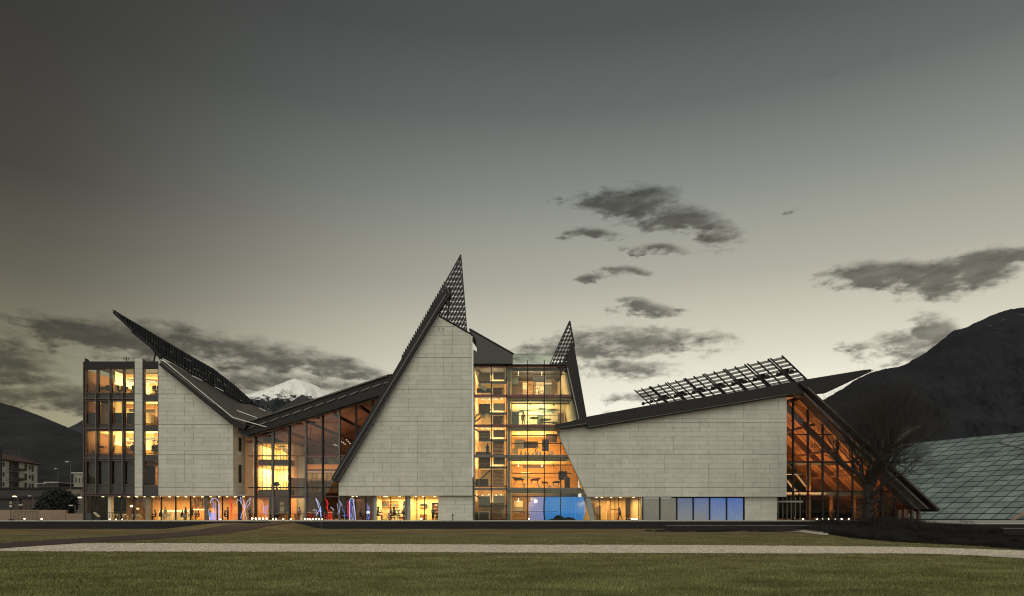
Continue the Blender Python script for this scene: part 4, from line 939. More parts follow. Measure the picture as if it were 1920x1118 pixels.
# ================================================================== things
def skin_mesh(name, verts, edges, radii, m, root=0, sub=1):
    me = bpy.data.meshes.new(name + '_skeleton'); me.from_pydata(verts, edges, []); o = bpy.data.objects.new('skeleton', me); COL.objects.link(o)
    md = o.modifiers.new('s', 'SKIN'); sv = me.skin_vertices[0].data
    for i, r_ in enumerate(radii): sv[i].radius = (r_, r_) if isinstance(r_, float) else r_; sv[i].use_root = (i == root)
    ms = o.modifiers.new('u', 'SUBSURF'); ms.levels = sub; ms.render_levels = sub
    dg = bpy.context.evaluated_depsgraph_get(); out = bpy.data.meshes.new_from_object(o.evaluated_get(dg)); out.name = name
    bpy.data.objects.remove(o); bpy.data.meshes.remove(me); out.materials.clear(); out.materials.append(m)
    out.polygons.foreach_set('use_smooth', [True] * len(out.polygons)); return out
def body(name, hip, chest, neck, head, armL, armR, legL, legR):
    V = [hip, tuple((Vector(hip) * .5 + Vector(chest) * .5)), chest, neck, head, tuple(Vector(head) + Vector((0, -.01, .10)))]; E_ = [(0, 1), (1, 2), (2, 3), (3, 4), (4, 5)]
    Rr = [(.16, .13), (.14, .11), (.17, .12), .055, (.095, .11), (.07, .085)]
    for arm in (armL, armR):
        b = len(V); V += arm; Rr += [.065, .05, .036, .034]; E_ += [(2, b), (b, b + 1), (b + 1, b + 2), (b + 2, b + 3)]
        w, h = Vector(arm[2]), Vector(arm[3]); d = (h - w).normalized(); sd_ = d.cross(Vector((0, 1, 0.2))).normalized()
        for k, (o_, ln) in enumerate(((-.03, .07), (-.01, .085), (.01, .08), (.03, .065))):
            V.append(tuple(h + sd_ * o_ + d * ln)); Rr.append(.009); E_.append((b + 3, len(V) - 1))
        V.append(tuple(w + sd_ * -.05 + d * .07)); Rr.append(.011); E_.append((b + 2, len(V) - 1))
    for leg in (legL, legR):
        b = len(V); V += leg; Rr += [.095, .065, .045, .04]; E_ += [(0, b), (b, b + 1), (b + 1, b + 2), (b + 2, b + 3)]
    return skin_mesh(name, V, E_, Rr, black)
def arm(s, sh, el, wr, ha): return [(s * sh[0], sh[1], sh[2]), (s * el[0], el[1], el[2]), (s * wr[0], wr[1], wr[2]), (s * ha[0], ha[1], ha[2])]
def leg(s, a, b, c, d): return [(s * a[0], a[1], a[2]), (s * b[0], b[1], b[2]), (s * c[0], c[1], c[2]), (s * d[0], d[1], d[2])]
STAND = body('standing_body', (0, 0, .98), (0, 0, 1.32), (0, -.01, 1.50), (0, -.03, 1.62),
    arm(1, (.20, 0, 1.42), (.25, .02, 1.14), (.26, -.08, .90), (.26, -.11, .83)), arm(-1, (.20, 0, 1.42), (.26, .02, 1.15), (.22, -.16, .98), (.19, -.22, .96)),
    leg(1, (.10, 0, .88), (.11, -.02, .50), (.12, .03, .09), (.13, -.13, .04)), leg(-1, (.10, 0, .88), (.12, -.05, .50), (.12, .02, .09), (.13, -.14, .04)))
WALK = body('walking_body', (0, 0, .97), (.03, 0, 1.31), (.05, 0, 1.49), (.08, 0, 1.61),
    arm(1, (.12, -.14, 1.40), (.02, -.20, 1.14), (.14, -.20, .92), (.18, -.2, .86)), [(.0, .15, 1.40), (.12, .2, 1.15), (.28, .18, .98), (.33, .17, .94)],
    [(.06, -.08, .88), (.22, -.09, .50), (.34, -.09, .10), (.46, -.09, .06)], [(-.04, .08, .88), (-.08, .09, .50), (-.30, .09, .14), (-.20, .09, .04)])
SIT = body('seated_body', (0, .05, .55), (.0, -.02, .90), (0, -.06, 1.07), (0, -.10, 1.19),
    arm(1, (.20, -.03, 1.0), (.25, -.10, .74), (.16, -.34, .76), (.12, -.42, .77)), arm(-1, (.20, -.03, 1.0), (.24, -.08, .74), (.14, -.32, .80), (.08, -.38, .86)),
    leg(1, (.10, -.02, .53), (.14, -.44, .50), (.14, -.40, .09), (.15, -.54, .04)), leg(-1, (.10, -.02, .53), (.13, -.44, .50), (.13, -.46, .09), (.14, -.60, .04)))
hairm = mat('dark_hair', (.015, .012, .01), .6)
def hair_mb(c): return MB().ball((c[0], c[1] + .025, c[2] + .06), .118, 10, 7, (.9, 1, 1))
HAIR = {id(STAND): hair_mb((0, -.03, 1.64)).mesh('hair', hairm, True), id(WALK): hair_mb((.08, -.02, 1.63)).mesh('hair', hairm, True), id(SIT): hair_mb((0, -.10, 1.21)).mesh('hair', hairm, True)}
def person(me, label, px, y, rz=0.0, cloth=None, z=0.0, sc=1.0):
    o = put('person', me); o.location = (X(px, y), y, z); o.rotation_euler = (0, 0, rz); o.scale = (sc,) * 3; tag(o, label, 'person')
    if cloth: o.material_slots[0].link = 'OBJECT'; o.material_slots[0].material = cloth
    put('hair', HAIR[id(me)], o); return o
navy = mat('navy_cloth', (.018, .024, .035), .8); brownc = mat('brown_cloth', (.07, .04, .025), .8); greyc = mat('grey_cloth', (.09, .085, .075), .8); tanc = mat('tan_cloth', (.35, .25, .15), .8); redc = mat('red_cloth', (.28, .03, .025), .8)
def stool(z=.0): pass
white = mat('white_plastic', (.70, .64, .52), .4, var=.04); blackp = mat('black_plastic', (.02, .02, .02), .4)
# café chair prototype
def chair(m, label, group, loc, rz, name='cafe_chair', cat='chair'):
    t = thing(name, label, cat, loc, group, rz)
    part('seat', MB().box(-.22, .22, -.22, .22, .44, .48), m, t); part('backrest', MB().prism([(-.21, .52), (.21, .52), (.17, .86), (-.17, .86)], .20, .23), m, t)
    for a, b in ((-1, -1), (1, -1), (-1, 1), (1, 1)): part('leg', MB().tube((a * .18, b * .18, .44), (a * .22, b * .22, 0), .016, None, 5), m, t)
    return t
def table(m, label, loc, w=.7, d=.7, h=.74, group=None, name='cafe_table'):
    t = thing(name, label, 'table', loc, group)
    part('tabletop', MB().box(-w / 2, w / 2, -d / 2, d / 2, h - .03, h), m, t)
    for a, b in ((-1, -1), (1, -1), (-1, 1), (1, 1)): part('leg', MB().tube((a * (w / 2 - .05), b * (d / 2 - .05), h - .03), (a * (w / 2 - .05), b * (d / 2 - .05), 0), .02, None, 5), m, t)
    return t
cg = 'pale café chairs behind the ground floor windows of the office block'
cl_ = 'pale café chair at a small table behind the ground floor windows under the office block'
ch0 = None
for i, (px, y, rz) in enumerate([(212, 2.2, .4), (222, 2.6, 2.8), (228, 2.0, -.3), (236, 3.1, 3.0), (249, 2.4, .2), (258, 2.0, -2.6), (262, 3.2, 3.1), (306, 2.6, .1), (313, 2.5, -.2), (320, 2.9, 3.0), (329, 2.4, .3), (337, 2.6, 0), (344, 2.3, -.3), (356, 2.0, 2.9), (389, 2.4, .3), (396, 3.0, 3.1)]):
    loc = (X(px, y), y, .05)
    ch0 = chair(white, cl_, cg, loc, rz) if ch0 is None else ch0
    if i: again(ch0, cl_, loc, rz)
t0 = table(white, 'small white café table beside the leftmost lit window columns', (X(217, 2.3), 2.3, .05), group='café tables')
for px, y, lb in ((232, 2.5, 'small white café table between the second pair of chairs from the left'), (254, 2.6, 'small white café table just left of the brown column under the stone pier'), (316, 3.3, 'small white café table in front of the left half of the lit bar'), (333, 3.1, 'small white café table in front of the right half of the lit bar'), (392, 2.7, 'small white café table between the dark column and the blue light arch')): again(t0, lb, (X(px, y), y, .05), 0)
bar = thing('bar_counter', 'long pale bar counter with glowing front below shelves of bottles in the café', 'counter', (X(328, 6), 6, .05))
part('counter_top', MB().box(-2.3, 2.3, -.4, .4, 1.05, 1.12), white, bar); part('front_panel', MB().box(-2.2, 2.2, -.3, .3, 0, 1.05), mat('counter_front', (.60, .45, .25), .5, emit=(1, .7, .3), estr=.25), bar); part('glass_case', MB().box(-2.1, 1.9, -.2, .2, 1.13, 1.4), mat('display_case', (.6, .6, .45), .3, emit=(1, .85, .5), estr=.7), bar)
bm_ = [mat('bottle_dark', (.03, .02, .015), .2), mat('bottle_amber', (.35, .14, .03), .2), mat('bottle_pale', (.6, .55, .4), .2)]
btl = [MB().lathe([(.045, 0), (.045, .2), (.018, .25), (.018, .32)], n=7).mesh('bottle', m) for m in bm_]
for sh, zz in enumerate((1.952, 2.352, 2.752)):
    for k in range(16):
        o = put('bottle', btl[(k * 7 + sh * 3 + k // 5) % 3]); o.location = (X(303 if sh < 2 else 308) + k * .20, 8.36, zz)
        tag(o, ['bottle on the lowest wooden shelf behind the café bar', 'bottle on the middle wooden shelf behind the café bar', 'bottle on the top wooden shelf behind the café bar'][sh], 'bottle', ['bottles on the lowest bar shelf', 'bottles on the middle bar shelf', 'bottles on the top bar shelf'][sh])
# people of the ground floor
P_ = person
P_(WALK, 'small dark figure standing behind the café at the wall panel left of the brown column', 249, 6.5, 1.2, navy, .05)
P_(SIT, 'dark seated person leaning forward just right of the brown column in the café', 282, 2.0, 1.3, navy, .05, 1.05)
P_(SIT, 'dark seated person at a café table immediately left of the third dark mullion', 292, 2.4, -1.2, black, .05, 1.05)
P_(SIT, 'person in brown seated with back to the glass in the café right of a mullion', 300, 2.8, 2.8, brownc, .05)
P_(SIT, 'hunched person in grey seated at a café table left of the brown column', 257, 2.9, -.8, greyc, .05)
P_(STAND, 'person in black standing at the right end of the lit bar counter', 348, 3.0, 2.6, black, .05)
P_(STAND, 'person in navy standing at the bar beside a red garland in the café', 360, 3.6, 3.0, navy, .05)
P_(SIT, 'person in tan seated in the café under the red garland', 367, 2.3, .5, tanc, .05)
P_(SIT, 'person with dark coat seated beside the dark column at the café edge', 373, 2.5, -.9, black, .05)
P_(SIT, 'person seated under the glowing blue arch behind the glass', 394, 2.2, .3, navy, .05)
P_(STAND, 'person in black standing between the white string figure and the lamp row', 469, 2.6, .6, black, .05)
P_(SIT, 'person in black at a desk left of the white screen in the shop', 676, 2.8, 1.0, black, .05, 1.1)
P_(SIT, 'person with bulky black coat sitting in the left part of the bright yellow shop', 708, 1.8, 1.4, black, .05, 1.35)
P_(SIT, 'person with black hair sitting in the right part of the bright yellow shop', 740, 1.8, -1.2, black, .05, 1.35)
P_(STAND, 'dark figure standing in the doorway left of the pale stone base wall', 812, 2.4, .2, navy, .05, 1.0)
P_(WALK, 'dark figure pushing the door bar in the lit opening under the exhibition hall', 1163, 2.2, 3.1, black, .01)
P_(STAND, 'person in black standing by the red light figure in the lobby', 600, 2.8, 2.8, black, .05)
P_(STAND, 'person in navy standing in the lobby left of the tall red light figure', 612, 3.4, .2, navy, .05)
P_(STAND, 'person in grey standing in the lobby just left of the stone tower', 626, 3.1, 1.2, greyc, .05)
P_(STAND, 'person in black far back in the entrance hall by the ticket desk', 556, 10, 1.2, black, .05)
P_(STAND, 'person in grey walking behind the first lit tables left of the bar', 310, 4.2, 1.0, greyc, .05)
P_(STAND, 'person in black behind the lit bar counter at its middle', 330, 7.2, 0, black, .05)
P_(SIT, 'person in dark clothes seated before the right half of the bar', 341, 2.2, 2.6, navy, .05)
P_(SIT, 'person in black seated alone at the right of the blue arch', 421, 2.4, 1.8, black, .05)
P_(STAND, 'person in brown at the glass by the red light figure of the café', 427, 2.8, 2.4, brownc, .05)
P_(STAND, 'person in navy standing behind the glass left of the notice board', 508, 3.2, .4, navy, .05)
P_(WALK, 'person in black walking in the hall between the two orange boxes', 534, 3.8, .2, black, .05)
P_(STAND, 'person in red standing near the centre of the glass doors', 561, 3.4, 2.9, redc, .05)
P_(WALK, 'person in brown walking toward the right door sign', 588, 4.2, 3.1, brownc, .05)
P_(STAND, 'person in black standing behind the faint blue light tree', 645, 2.6, .9, black, .05)
P_(STAND, 'person in tan standing at the left wall of the lit opening under the exhibition hall', 1118, 2.6, .9, tanc, .01)
P_(STAND, 'person in black at the foot of the greenhouse stairs', 1488, 4.5, .4, black, .05)
P_(STAND, 'person in grey inside the greenhouse wing behind the row of ground lamps', 1562, 4.2, 2.4, greyc, .05)
zf = lambda py, y: Z(py)
P_(STAND, 'person in a brown jumper standing at the window of the second floor from the top', 981, 2.3, 2.6, tanc, Z(797) + .02, 1.15)
P_(SIT, 'dark silhouette of a person sitting at the office window beside the stone pier', 250.5, 1.6, .8, black, Z(850.5) + .10, 1.15)
# office furniture on the upper floors
desk_m = mat('desk_wood', (.42, .22, .10), .5); shelf_w = mat('shelf_white', (.7, .66, .52), .5); books = [mat('book_red', (.3, .06, .04), .6), mat('book_blue', (.06, .08, .14), .6), mat('book_pale', (.6, .5, .35), .6), mat('book_green', (.10, .14, .06), .6)]
def bookcase(label, loc, w=1.6, h=2.0, rz=0, m=shelf_w, rows=4):
    t = thing('bookcase', label, 'bookcase', loc, None, rz)
    part('side_panel', MB().box(-w / 2, -w / 2 + .04, -.15, .15, 0, h), m, t); part('side_panel', MB().box(w / 2 - .04, w / 2, -.15, .15, 0, h), m, t); part('back_panel', MB().box(-w / 2 + .04, w / 2 - .04, .12, .15, 0, h), m, t)
    for k in range(rows + 1):
        z = k * (h - .04) / rows; sh_ = part('shelf', MB().box(-w / 2 + .04, w / 2 - .04, -.15, .119, z, z + .04), m, t)
        if k == rows: break
        x = -w / 2 + .06
        while x < w / 2 - .2:
            bw = rng.uniform(.08, .22); 
            if rng.random() < .8: part('book_row', MB().box(x, x + bw, -.12, .10, z + .041, z + .041 + rng.uniform(.2, (h / rows) - .10)), rng.choice(books), sh_)
            x += bw + .01
    return t
def desk(label, loc, w=1.4, rz=0):
    t = thing('office_desk', label, 'desk', loc, None, rz)
    part('desktop', MB().box(-w / 2, w / 2, -.35, .35, .70, .74), desk_m, t); part('side_panel', MB().box(-w / 2, -w / 2 + .03, -.33, .33, 0, .70), desk_m, t); part('side_panel', MB().box(w / 2 - .03, w / 2, -.33, .33, 0, .70), desk_m, t)
    s_ = part('monitor', MB().box(-.28, .28, .05, .08, .86, 1.2).box(-.04, .04, .05, .08, .741, .86).box(-.12, .12, -.02, .14, .741, .755), blackp, t); return t
def ochair(label, loc, rz):
    t = thing('office_chair', label, 'office chair', loc, None, rz)
    part('seat', MB().box(-.26, .26, -.26, .26, .46, .54), black, t); part('backrest', MB().box(-.26, .26, .24, .31, .60, 1.16), black, t); part('stem', MB().tube((0, 0, .08), (0, 0, .46), .03), blackp, t)
    for k in range(5): a = k * 1.2566; part('leg', MB().tube((0, 0, .1), (.28 * math.cos(a), .28 * math.sin(a), .04), .02), blackp, t)
    return t
zt4, zt3, zt2, zt1 = Z(738) + .1, Z(797) + .1, Z(852) + .1, Z(909) + .1
ochair('black office chair at the top floor window just left of the stone pier', (X(241), 1.5, zt4), 3.0)
ochair('black office chair right against the stone pier on the top floor', (X(248), 1.6, zt4), 3.3)
ochair('black office chair at the left of the narrow top floor window beside the gable wall', (X(281), 1.4, zt4), 3.1)
ochair('black office chair touching the gable wall side of the narrow top floor window', (X(290), 1.4, zt4), 3.0)
desk('wooden desk with monitor behind the third window of the top floor', (X(219), 2.2, zt4)); desk('wooden desk with monitor behind the fourth window of the top floor', (X(240), 2.6, zt4))
desk('wooden desk with monitor behind the narrow top floor window', (X(284), 2.8, zt4)); desk('wooden desk in the dim corner room of the top floor', (X(172), 2.4, zt4))
bookcase('pale bookcase against the rear wall of the top floor office', (X(222), 12.6, zt4), 2.4, 1.8); bookcase('low bookcase at the back of the top floor near the stone pier', (X(246), 12.7, zt4), 1.6, 1.3)
bookcase('tall open bookcase in the narrow window of the third floor', (X(284), 4.2, zt3), 1.3, 2.2, .5); bookcase('bookcase at the back of the narrow second floor room', (X(286), 9, zt2), 2.0, 2.2)
for i, (px, zz, lb) in enumerate(((213, zt4, 'black office chair low in the third window of the top floor'), (222, zt4, 'black office chair beside the wooden desk of the third top floor window'), (196, zt4, 'black office chair in the dim second window of the top floor'), (238, zt2, 'black office chair left of the silhouetted person on the second floor'), (277, zt2, 'black office chair by the plant in the narrow second floor window'))): ochair(lb, (X(px), 1.45, zz), 2.6 + i * .3)
for i, (px, zz, lb) in enumerate(((218, zt4, 'dark suspended ceiling duct across the third window of the top floor'), (243, zt4, 'dark suspended ceiling duct across the fourth window of the top floor'), (218, zt2, 'dark suspended ceiling duct across the third window of the second floor'), (243, zt2, 'dark suspended ceiling duct over the silhouetted person'))):
    t = thing('ceiling_duct', lb, 'duct', (X(px), 4.5, zz + 2.45)); part('pipe', MB().tube((-.9, -.5, .1), (.9, .4, 0), .13, None, 8), steel2, t); part('hanger', MB().tube((0, 0, .1), (0, 0, .55), .02, None, 4), steel, t)
bookcase('orange bookcase in the third window of the second floor', (X(221), 2.6, zt2), 1.0, 1.9, .5, timber); bookcase('bookcase against the rear wall left part of the second floor', (X(216), 12.6, zt2), 2.6, 1.9); bookcase('bookcase against the rear wall behind the silhouetted person', (X(243), 12.7, zt2), 2.2, 1.9)
bookcase('red wooden shelf in the narrow lit window of the first floor', (X(285), 3.4, zt1), 1.1, 1.4, .3, books[0], 3)
desk('wooden desk in front of the silhouetted person on the second floor', (X(241), 1.8, zt2)); desk('wooden desk in the dim corner room of the second floor', (X(173), 2.0, zt2))
ochair('black office chair in the dark second window of the second floor', (X(196), 2, zt2), .4)
cab = thing('cabinet', 'orange cabinet standing in the corner window of the second floor', 'cabinet', (X(171), 1.6, zt2)); part('carcass', MB().box(-.3, .3, -.25, .25, 0, .85), timber, cab); part('door', MB().box(-.28, .28, -.28, -.255, .03, .82), timber, cab)
def leafy(n, rad, c, m, size=.1, seed=1, sc=(1, 1, 1)):
    r_ = random.Random(seed); mb = MB()
    for _ in range(n):
        d = Vector((r_.gauss(0, 1), r_.gauss(0, 1), r_.gauss(0, 1))).normalized() * rad * r_.random() ** .45
        p = Vector((c[0] + d.x * sc[0], c[1] + d.y * sc[1], c[2] + d.z * sc[2])); u = Vector((r_.gauss(0, 1), r_.gauss(0, 1), r_.gauss(0, 1))).normalized() * size * (.5 + r_.random()); v = u.orthogonal() * .5
        mb.add([p - u, p + v, p + u, p - v], [(0, 1, 2, 3)])
    return mb
green = mat('leaf_dark_green', (.035, .055, .02), .6, var=.4, scale=6)
def plant(label, loc, h=1.4, rad=.45, seed=1):
    t = thing('potted_plant', label, 'potted plant', loc); part('pot', MB().lathe([(.13, 0), (.18, .3)], n=10), mat('pot_clay', (.2, .1, .06), .7), t); part('stem', MB().tube((0, 0, .3), (0, 0, h * .7), .025), wood_d, t)
    part('foliage', leafy(260, rad, (0, 0, h), green, .09, seed, (1, 1, 1.1)), green, t)
plant('tall leafy potted plant filling the narrow window of the second floor', (X(289), 1.6, zt2), 1.6, .9, 3); plant('leafy potted plant low in the narrow second floor window', (X(280), 1.5, zt2), .8, .55, 4)
plant('small potted plant in the second window of the top floor', (X(189), 1.5, zt4), .9, .35, 5); plant('small potted plant in front of the lit gallery in the entrance hall', (X(500), 3.9, Z(918) + .05), .8, .3, 6)
# gallery exhibits in the glass tower
Z4, Z3, Z2, Z1 = Z(741) + .02, Z(797.5) + .02, Z(855) + .02, Z(917) + .02
disc_m = mat('disc_green', (.16, .22, .12), .6, var=.2); disc_p = mat('disc_pale_green', (.45, .5, .32), .5)
dl = [(973, 766, 'small dark green hanging disc nearest the top left of the group'), (985, 762, 'green hanging disc left of the paired pale lamps'), (1004, 764, 'pale lit hanging disc in the middle of the glazed bay'), (1017, 760, 'green hanging disc just left of the third mullion'), (1030, 765, 'large dark green hanging disc right of the third mullion'), (1038, 759, 'pale lit hanging disc at the upper right of the group'),
      (1003, 777, 'dark green disc standing low behind the middle mullion'), (1025, 779, 'oval green disc low beside the right mullion'), (1002, 789, 'large green disc close to the floor at the middle mullion'), (1043, 786, 'grey green disc close to the floor at the right')]
for i, (px, py, lb) in enumerate(dl):
    t = thing('hanging_disc', lb + ' of the gallery', 'exhibit', (X(px), 3.4 + (i % 3) * .7, Z(py)), 'green disc exhibits in the glass tower')
    part('disc', MB().lathe([(.12, -.22), (.62 + .17 * (i % 3), -.10), (.68 + .17 * (i % 3), .0), (.15, .13)], n=18), disc_p if i in (2, 5) else disc_m, t); part('rod', MB().tube((0, 0, .08), (0, 0, Z(744) - Z(py)), .015, None, 4), steel2, t)
def solid(name, mb, m, label, cat, loc): return solo(name, mb, m, label, cat, None, loc)
dt = thing('display_table', 'long teal display table on the floor with the green discs', 'table', (X(1030), 2.6, Z3)); part('tabletop', MB().box(-1.3, 1.3, -.4, .4, .6, .72), disc_m, dt)
for s_ in (-1, 1): part('leg', MB().box(s_ * 1.1 - .05, s_ * 1.1 + .05, -.3, .3, 0, .6), disc_m, dt)
gb = thing('wooden_kiosk', 'tall orange wooden kiosk with a dark sign on the top gallery floor', 'kiosk', (X(970), 2.8, Z4)); part('box', MB().box(-.75, .75, -.4, .4, 0, 2.2), timber, gb); part('sign', MB().box(-.45, .5, -.5, -.41, 2.25, 2.65), blackp, gb)
pl = thing('pale_screen_wall', 'pale grey exhibition screen at the right of the top gallery floor', 'screen', (X(1033), 3.2, Z4)); part('panel', MB().box(-.7, .7, -.05, .05, .05, 2.7), plaster, pl); part('foot', MB().box(-.6, .6, -.2, .2, 0, .05), steel2, pl)
for i, (px, h, lb) in enumerate(((996, 1.5, 'cluster of small objects on a rack beside the second mullion'), (1008, 1.9, 'crowded display rack in the middle of the top gallery'), (1018, 1.3, 'low crowded display rack by the third mullion of the top gallery'))):
    t = thing('display_rack', lb, 'display rack', (X(px), 3.6, Z4)); 
    for s_ in (-1, 1): part('post', MB().box(s_ * .45 - .03, s_ * .45 + .03, -.03, .03, 0, h), steel2, t)
    for k in range(3): sh_ = part('shelf', MB().box(-.42, .42, -.2, .2, .35 + k * h * .28, .38 + k * h * .28), white, t)
    for k in range(7): part('object', MB().ball((-.36 + k * .12, -.05, .46 + (k * 5 % 3) * h * .28), .07, 6, 5, (1, 1, 1.2)), [redc, timber, blackp, plaster][k % 4], sh_)
# second gallery floor: hanging panels, arch, plinth objects
fl = [('suspended_exhibit', 'cream box hanging below the dark beam in the third gallery bay', 975, 829, 1.4, 1.3, cream), ('suspended_exhibit', 'tilted brown board hanging in the middle of the third floor gallery', 997, 830, 1.9, .9, dimwall), ('suspended_exhibit', 'tall dark grey panel hanging right of the middle mullion on the gallery floor', 1025, 831, .9, 1.6, steel2)]
for nm, lb, px, py, w_, h_, m_ in fl:
    t = thing(nm, lb, 'exhibit', (X(px), 3.2, Z(py))); part('panel', MB().box(-w_ / 2, w_ / 2, -.2, .2, -h_ / 2, h_ / 2), m_, t); part('wire', MB().tube((-w_ * .4, 0, h_ / 2), (-w_ * .4, 0, h_ / 2 + .5), .012, None, 4).tube((w_ * .4, 0, h_ / 2), (w_ * .4, 0, h_ / 2 + .5), .012, None, 4), steel, t)
t = thing('horn_arch', 'pale curved tusk standing in front of the grey panel', 'exhibit', (X(1011), 2.6, Z2)); part('tusk', MB().path([(.45 * math.cos(a), 0, .75 + .62 * math.sin(a)) for a in [1.3 + k * .32 for k in range(9)]], .09, 7), shelf_w, t); part('plinth', MB().box(-.35, .35, -.2, .2, 0, .16), white, t)
for i in range(10):
    px = 969 + i * 7.5 + (i % 3); h_ = .28 + .12 * ((i * 7) % 4)
    t = thing('small_exhibit', 'small pale object on the low white plinths along the third floor window', 'exhibit', (X(px), 2.2, Z2), 'small pale exhibits along the window'); part('plinth', MB().box(-.18, .18, -.15, .15, 0, .22), white, t); part('object', MB().lathe([(.09, .22), (.14, .3 + h_ * .4), (.04, .24 + h_)], n=8), [shelf_w, timber, plaster][i % 3], t)
# mounted animals on the first gallery floor
def animal(label, px, m, sc=1.0, z=Z1 + .75, y=2.4, flip=1):
    V = [(.45, 0, .60), (0, 0, .62), (-.45, 0, .60), (-.68, 0, .78), (-.86, 0, .74), (.72, 0, .50)]; E_ = [(0, 1), (1, 2), (2, 3), (3, 4), (0, 5)]; Rr = [(.16, .19), (.17, .21), (.16, .20), .10, .07, .03]
    for x, b in ((.42, 0), (-.40, 2)):
        for s_ in (-1, 1):
            k = len(V); V += [(x + (.06 if b == 0 else 0), s_ * .12, .38), (x + (.10 if b == 0 else .02), s_ * .12, .20), (x, s_ * .12, 0.02)]; E_ += [(b, k), (k, k + 1), (k + 1, k + 2)]; Rr += [.075, .045, .04]
    me = skin_mesh('mounted_animal', V, E_, Rr, m, 1)
    o = put('mounted_animal', me); o.location = (X(px, y), y, z); o.scale = (flip * sc, sc, sc); tag(o, label, 'mounted animal'); return o
animal('large dark brown mounted animal at the left of the first gallery floor', 973, brownc, 1.05)
animal('red brown mounted animal in the middle of the first gallery floor', 1003, redc, .95, flip=-1)
animal('dark mounted animal low right of the middle mullion on the first gallery floor', 1022, brownc, .7, z=Z1 + .5)
animal('long black mounted animal at the right of the first gallery floor', 1043, black, .8, z=Z1 + .5, flip=-1)
for px, w_, lb in ((973, 1.7, 'white glazed exhibit table below the large dark mounted animal'), (998, 2.4, 'white exhibit table below the red brown mounted animal'), (1022, 1.6, 'pale exhibit table right of the middle mullion on the first gallery floor'), (1045, 1.8, 'pale exhibit table under the long black mounted animal')):
    t = thing('exhibit_table', lb, 'table', (X(px), 2.4, Z1)); part('tabletop', MB().box(-w_ / 2, w_ / 2, -.4, .4, .68 if w_ != 1.6 and w_ != 1.8 else .43, .74 if w_ != 1.6 and w_ != 1.8 else .49), white, t)
    for s_ in (-1, 1): part('leg', MB().box(s_ * w_ * .4 - .05, s_ * w_ * .4 + .05, -.3, .3, 0, .68 if w_ != 1.6 and w_ != 1.8 else .43), plaster, t)
t = thing('dark_cabinet', 'dark rounded cabinet against the slanting stone edge on the first gallery floor', 'cabinet', (X(1066), 2.2, Z1)); part('body', MB().lathe([(.36, 0), (.38, 1.4), (.30, 1.62)], n=12), blackp, t); part('handle', MB().tube((-.1, 0, 1.62), (-.1, 0, 1.75), .03).tube((.1, 0, 1.62), (.1, 0, 1.75), .03).tube((-.1, 0, 1.75), (.1, 0, 1.75), .03), blackp, t)
for i, (px, py, y, w_, h_, m_, lb) in enumerate((
 (965, 715, 2.2, 1.0, .9, plaster, 'pale poster board high at the left end of the top gallery'), (1012, 712, 4.4, 1.8, .7, blackp, 'dark sign strip over the crowded racks of the top gallery'), (1040, 726, 2.2, .8, 1.8, timber, 'tan upright board by the right end of the top gallery'),
 (966, 785, 2.0, 1.0, 1.9, mat('board_grey_green', (.22, .24, .18), .6), 'grey green upright board left of the person in the brown jumper'), (1013, 783, 4.6, .9, 2.0, white, 'white upright figure shaped board behind the green discs'), (1052, 785, 3.0, .9, 1.5, timber, 'tan board at the right end of the green disc floor'),
 (1034, 822, 5.0, 1.6, 1.2, wood_d, 'dark brown board right of the hanging grey panel'), (966, 846, 3.2, .8, .8, cream, 'cream box low at the left end of the third gallery floor'), (1000, 875, 6.0, 3.0, .5, wood_d, 'long dark hanging shape above the mounted animals'), (1055, 892, 5.0, 1.2, 1.2, blackp, 'black case behind the long black mounted animal'), (985, 893, 4.5, 1.2, 1.1, cream, 'cream lit case behind the large dark mounted animal'),
 (972, 950, 4.6, 1.2, 1.6, cream, 'cream lit board behind the ribbed skeleton'))):
    t = thing('display_board', lb, 'display board', (X(px, y), y, Z(py, y))); part('board', MB().box(-w_ / 2, w_ / 2, -.06, .06, -h_ / 2, h_ / 2), m_, t); part('wire', MB().tube((0, 0, h_ / 2), (0, 0, h_ / 2 + .6), .015, None, 4), steel, t)
# stair lobby: arched exhibit and figures
P_(STAND, 'dark figure on the stair landing of the third floor left of the slatted shaft', 914, 1.9, .5, navy, Z2 + .03)
# globe on the ground floor
gl_ = thing('blue_globe', 'huge glowing blue globe filling the ground floor of the glass tower', 'exhibit', (X(1046, 3.4), 5.4, 0))
bg_ = mat('globe_blue', (.02, .05, .1), .4, emit=lin((62, 138, 215)), estr=.85); prof = []
for k in range(13): z = .02 + k * (3.2 / 12); prof.append((math.sqrt(max(.1, 3.95 ** 2 - (z - 1.65) ** 2 * .9)), z))
part('globe_shell', MB().lathe(prof, n=48), bg_, gl_, True)
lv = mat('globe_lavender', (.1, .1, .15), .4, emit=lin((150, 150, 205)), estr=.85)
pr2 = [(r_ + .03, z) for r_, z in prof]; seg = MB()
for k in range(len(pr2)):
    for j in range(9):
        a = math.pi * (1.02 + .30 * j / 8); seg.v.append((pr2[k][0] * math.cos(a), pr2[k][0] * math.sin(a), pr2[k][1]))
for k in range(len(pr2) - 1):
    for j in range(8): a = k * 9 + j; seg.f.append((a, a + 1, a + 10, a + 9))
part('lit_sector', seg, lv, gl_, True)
part('frame_rib', MB().path([(r_ * math.cos(math.pi * 1.335), r_ * math.sin(math.pi * 1.335), z) for r_, z in [(a + .05, b) for a, b in prof]], .09, 6), blackp, gl_)
solid('globe_lamp', MB().ball((0, 0, 0), .22, 10, 8), glow('white_lamp', (1, .9, .75), 5), 'round white lamp glowing in front of the lavender side of the globe', 'lamp', (X(1005), 1.35, Z(940)))
